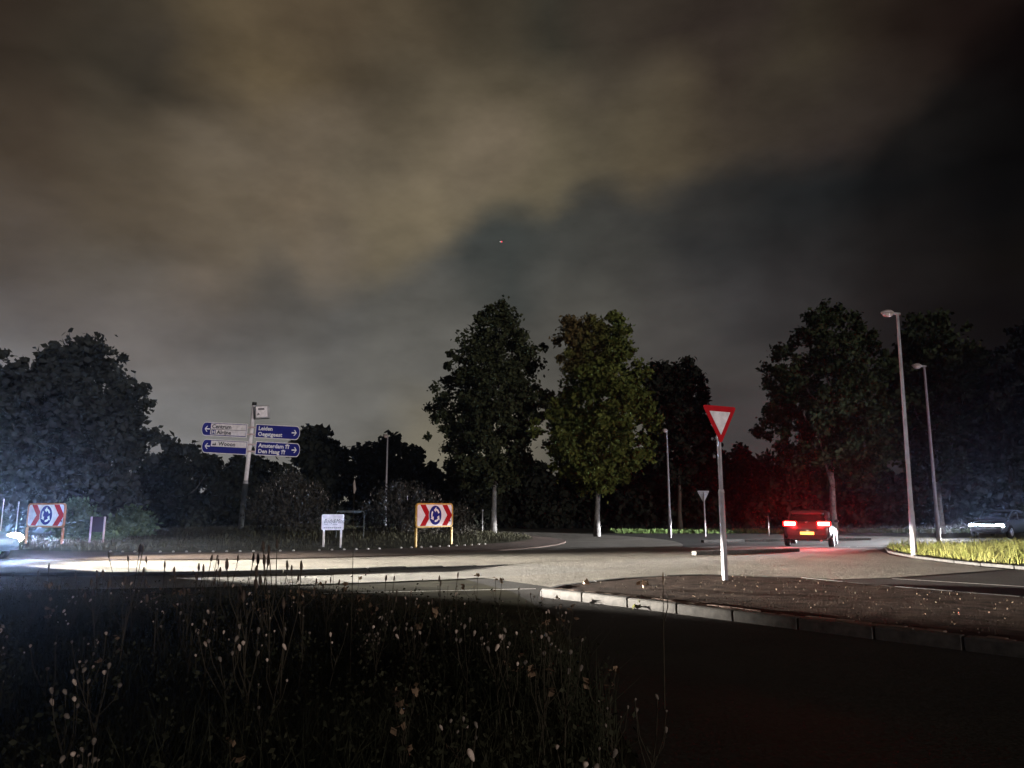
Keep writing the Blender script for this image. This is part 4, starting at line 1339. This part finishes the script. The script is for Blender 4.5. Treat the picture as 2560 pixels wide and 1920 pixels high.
# foreground verge, right border runs from the camera to the path
FV = [(-14, -7), (0.3, -7), (0.35, 1.6), (0.62, 3.5), (0.72, 6.0), (0.45, 8.2), (-0.5, 10.3), (-3.2, 11.4), (-14, 12.6)]
n = 130000
X = -14 + 15 * rng.random(n); Y = -7 + 19.6 * rng.random(n)
k = inside(FV, X, Y) & ((np.abs(X) < Y * .75 + .6) | ((Y < 1.4) & (X > -9) & (np.hypot(X, Y) > .7)))
X, Y = X[k], Y[k]
hgt = 0.75 + 0.35 * np.sin(X * 1.7 + 1) * np.sin(Y * 1.3)
V = blades(len(X), X, Y, np.zeros(len(X)), .18, .56, .0045, .85)
V[:, :, 2] *= np.tile(hgt, 2)[:, None]
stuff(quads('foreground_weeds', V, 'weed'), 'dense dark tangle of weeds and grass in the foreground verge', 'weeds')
# leafy weeds mixed in: leaves gathered round many stems
n = 2600
X = -14 + 15 * rng.random(n); Y = 2.4 + 9.4 * rng.random(n); k = inside(FV, X, Y) & (np.abs(X) < Y * .75 + .6); X, Y = X[k], Y[k]
Z = (.2 + .3 * rng.random(len(X))) * np.clip(1.25 - Y * .05, .6, 1)
per = 14
P = np.repeat(np.stack([X, Y, Z], 1), per, 0) + rng.normal(size=(len(X) * per, 3)) * np.array([.05, .05, .10])
P[:, 2] = np.maximum(P[:, 2], .03)
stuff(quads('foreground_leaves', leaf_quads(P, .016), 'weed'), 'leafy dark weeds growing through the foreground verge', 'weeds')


# countable seed-head plants
def make_plant(kind, sd):
    r_ = random.Random(sd)
    root_ = empty('seed_head_plant', (0, 0, 0))
    H0 = 1.0
    top = (r_.uniform(-.08, .08), r_.uniform(-.08, .08), .62)
    MB().tube([(0, 0, 0), (top[0] * .4, top[1] * .4, .32), top], [.0055, .0045, .0035], 5).build('stem', 'stem', root_)
    nb = r_.randint(3, 6)
    for k in range(nb):
        g = k * 2.4 + r_.uniform(-.5, .5); sp = r_.uniform(.05, .16)
        e = (top[0] + sp * math.cos(g), top[1] + sp * math.sin(g), r_.uniform(.72, 1.0) if kind != 1 else r_.uniform(.62, 1.0))
        z0 = r_.uniform(.36, .62)
        f = z0 / .62
        m_ = ((top[0] * f + e[0]) / 2 + .3 * sp * math.cos(g), (top[1] * f + e[1]) / 2 + .3 * sp * math.sin(g), z0 * .45 + e[2] * .55)
        MB().tube([(top[0] * f, top[1] * f, z0), m_, e], [.003, .0028, .0026], 4).build('branch', 'stem', root_)
        if kind == 0:
            q = r_.uniform(.008, .0155)
            tx_, ty_ = r_.uniform(-.5, .5), r_.uniform(-.5, .5); hq = q * r_.uniform(1.5, 2.6); b_ = r_.uniform(.75, 1.0)
            MB().tube([(e[0] + tx_ * hq * f_, e[1] + ty_ * hq * f_, e[2] + hq * f_) for f_ in (-.35, -.1, .25, .6, .85, 1.0)], [q * .22, q * .6, q * b_, q * .95, q * r_.uniform(.5, .8), q * .2], 7).build('seed_head', r_.choice(('seed', 'seed', 'seed_dull')), root_, smooth=True)
        elif kind == 1:
            q = r_.uniform(.008, .013)
            MB().tube([(e[0], e[1], e[2] - .01), (e[0], e[1], e[2] + .008), (e[0], e[1], e[2] + .03), (e[0], e[1], e[2] + .05)], [q * .5, q, q * .95, q * .3], 8).build('seed_head', 'seed_dark', root_, smooth=True)
        else:
            for v in leaf_quads(np.array([e] * 4) + rng.normal(size=(4, 3)) * .018, .032):
                quads('dry_leaf', v[None], 'dryleaf', root_)
    for k in range(r_.randint(2, 4)):
        g = r_.uniform(0, 6.28); z0 = r_.uniform(.15, .6); L = r_.uniform(.05, .1)
        f = z0 / .62
        o_ = Vector((top[0] * f, top[1] * f, z0)); dv = Vector((math.cos(g), math.sin(g), .35)) * L; sd_ = Vector((-math.sin(g), math.cos(g), 0)) * L * .22
        MB().add([o_, o_ + dv * .5 - sd_, o_ + dv, o_ + dv * .5 + sd_ + Vector((0, 0, .006))], [(0, 1, 2, 3)]).build('leaf', 'weed', root_)
    return root_


protos = {(k, s): make_plant(k, 10 * k + s) for k in (0, 1, 2) for s in range(4)}
used = set()


def plant(key, x, y, h, lab, grp, rz=None):
    if key in used:
        o = copy_tree(protos[key])
    else:
        o = protos[key]; used.add(key)
    o.location = (x, y, 0)
    o.scale = (h * .75 + .25, h * .75 + .25, h)
    o.rotation_euler = (random.uniform(-.14, .14), random.uniform(-.14, .14), random.uniform(0, 6.28) if rz is None else rz)
    tag(o, lab, 'plant', grp)
    return o


# tall ones standing dark against the lit road (picture x, picture y of the tip, distance)
ORD = ['first', 'second', 'third', 'fourth', 'fifth', 'sixth', 'seventh', 'eighth', 'ninth', 'tenth', 'eleventh', 'twelfth', 'thirteenth', 'fourteenth', 'fifteenth', 'sixteenth']
TALL = [(118, 1205, 7.5), (232, 1196, 6.6), (275, 1172, 6.0), (306, 1190, 7.4), (352, 1205, 6.4), (418, 1186, 6.8),
        (432, 1196, 7.4), (482, 1202, 7.4), (512, 1184, 5.6), (548, 1150, 5.4), (602, 1164, 5.8), (622, 1186, 5.2), (660, 1212, 7.0), (706, 1225, 7.6), (825, 1242, 7.2), (955, 1240, 7.0)]
for i, (x, y, d) in enumerate(TALL):
    t_ = at(x, y, d)
    plant((1, i % 4), t_.x, t_.y, t_.z / 1.02, ORD[i] + ' brown seed-head stalk from the left, dark against the headlit road', 'stalks dark against the lit road')
# pale ones down in the dark verge
r9 = random.Random(5)
cnt = 0
while cnt < 105:
    y = r9.uniform(2.6, 9.5); x = r9.uniform(-6.5, .7)
    if abs(x) > y * .72 + .2 or not inside(FV, np.array([x]), np.array([y]))[0]:
        continue
    kd = r9.choices((0, 2), (5, 2))[0]
    plant((kd, r9.randrange(4)), x, y, r9.uniform(.45, .82),
          'pale round seed-head plant in the dark foreground verge' if kd == 0 else 'plant with curled dry tan leaves in the dark foreground verge',
          'pale seed-head plants' if kd == 0 else 'dry leaved plants')
    cnt += 1
# the clear row of buds right of the middle
for i, (x, y, d) in enumerate(sorted(((1120, 1345, 4.6), (1085, 1340, 4.9), (1155, 1360, 4.4), (1195, 1345, 4.6), (1215, 1368, 4.3), (1010, 1330, 5.2), (585, 1345, 4.8), (510, 1340, 4.9), (545, 1350, 4.6)))):
    t_ = at(x, y, d)
    plant((0, r9.randrange(4)), t_.x, t_.y, t_.z / 1.02, ORD[i] + ' taller pale bud stalk from the left, above the dark weeds', 'taller pale bud stalks')
for key, o in protos.items():
    if key not in used:
        for c_ in list(o.children):
            bpy.data.objects.remove(c_)
        bpy.data.objects.remove(o)

# two reddish dry stems in front of the island kerb and a grass plume
t_ = at(1432, 1235, 6.0)
gs = empty('grass_stalk', (t_.x - .02, 6.0, 0), 0, 'single reddish dry grass stalk in front of the island kerb', 'plant')
MB().tube([(0, 0, 0), (.01, 0, t_.z * .55), (.02, 0, t_.z)], [.006, .005, .002], 5).build('stem', 'stem', gs)
MB().tube([(.013, 0, t_.z * .62), (.05, 0, t_.z * .74), (.045, 0, t_.z * .85)], [.004, .004, .002], 5).build('branch', 'stem', gs)
MB().tube([(.018, 0, t_.z * .9), (.02, 0, t_.z * .97), (.02, 0, t_.z)], [.003, .007, .001], 5).build('seed_head', 'dryleaf', gs)
t_ = at(766, 1036, 6.5)
gs = empty('grass_plume', (t_.x, 6.5, 0), 0, 'pale fluffy grass plume standing alone above the white board', 'plant')
zl = at(766, 1066, 6.5).z
MB().tube([(.02, 0, 0), (.01, 0, zl * .6), (0, 0, zl)], [.004, .003, .002], 5).build('stem', 'stem', gs)
MB().tube([(0, 0, zl), (.004, 0, zl * .7 + t_.z * .3), (-.002, 0, zl * .3 + t_.z * .7), (0, 0, t_.z)], [.004, .013, .011, .002], 8).build('plume', 'flower', gs, smooth=True)

# fallen leaves and pale crumbs on the road and island
r8 = random.Random(3)
for (x, y, z, s, lab, m_) in ((0.75, 12.72, .02, .05, 'orange fallen leaf on the road below the island nose', 'dryleaf'), (1.32, 14.05, .16, .09, 'curled dry leaf on the island nose kerb', 'dryleaf'),
                              (2.35, 13.75, .17, .11, 'clump of orange dry leaves on the island behind the kerb', 'dryleaf'), (1.9, 11.75, .03, .07, 'yellow weed clump in the kerb joint of the island', 'grass')):
    P = np.array([[x, y, z + .02]] * 6) + rng.normal(size=(6, 3)) * s * .45
    P[:, 2] = np.maximum(P[:, 2], z + .01)
    P = P - np.array([x, y, z])
    o = quads('fallen_leaf', leaf_quads(P, s * .6), m_); o.location = (x, y, z)
    tag(o, lab, 'leaf')

# ------------------------------------------------------------------ thin haze added to carry the lamps' glow
hz = MB().box((0, 40, 14.5), (170, 90, 15.5)).build('haze', 'ground')
hm = bpy.data.materials.new('thin_haze'); hm.use_nodes = True
t = hm.node_tree; t.nodes.clear()
pv = t.nodes.new('ShaderNodeVolumePrincipled')
pv.inputs['Color'].default_value = (.85, .91, 1, 1); pv.inputs['Density'].default_value = 0.00032; pv.inputs['Anisotropy'].default_value = 0.9
ou = t.nodes.new('ShaderNodeOutputMaterial'); t.links.new(pv.outputs[0], ou.inputs['Volume'])
hz.data.materials.clear(); hz.data.materials.append(hm)
stuff(hz, 'faint haze added over the whole roundabout to carry the lamp glow', 'haze')
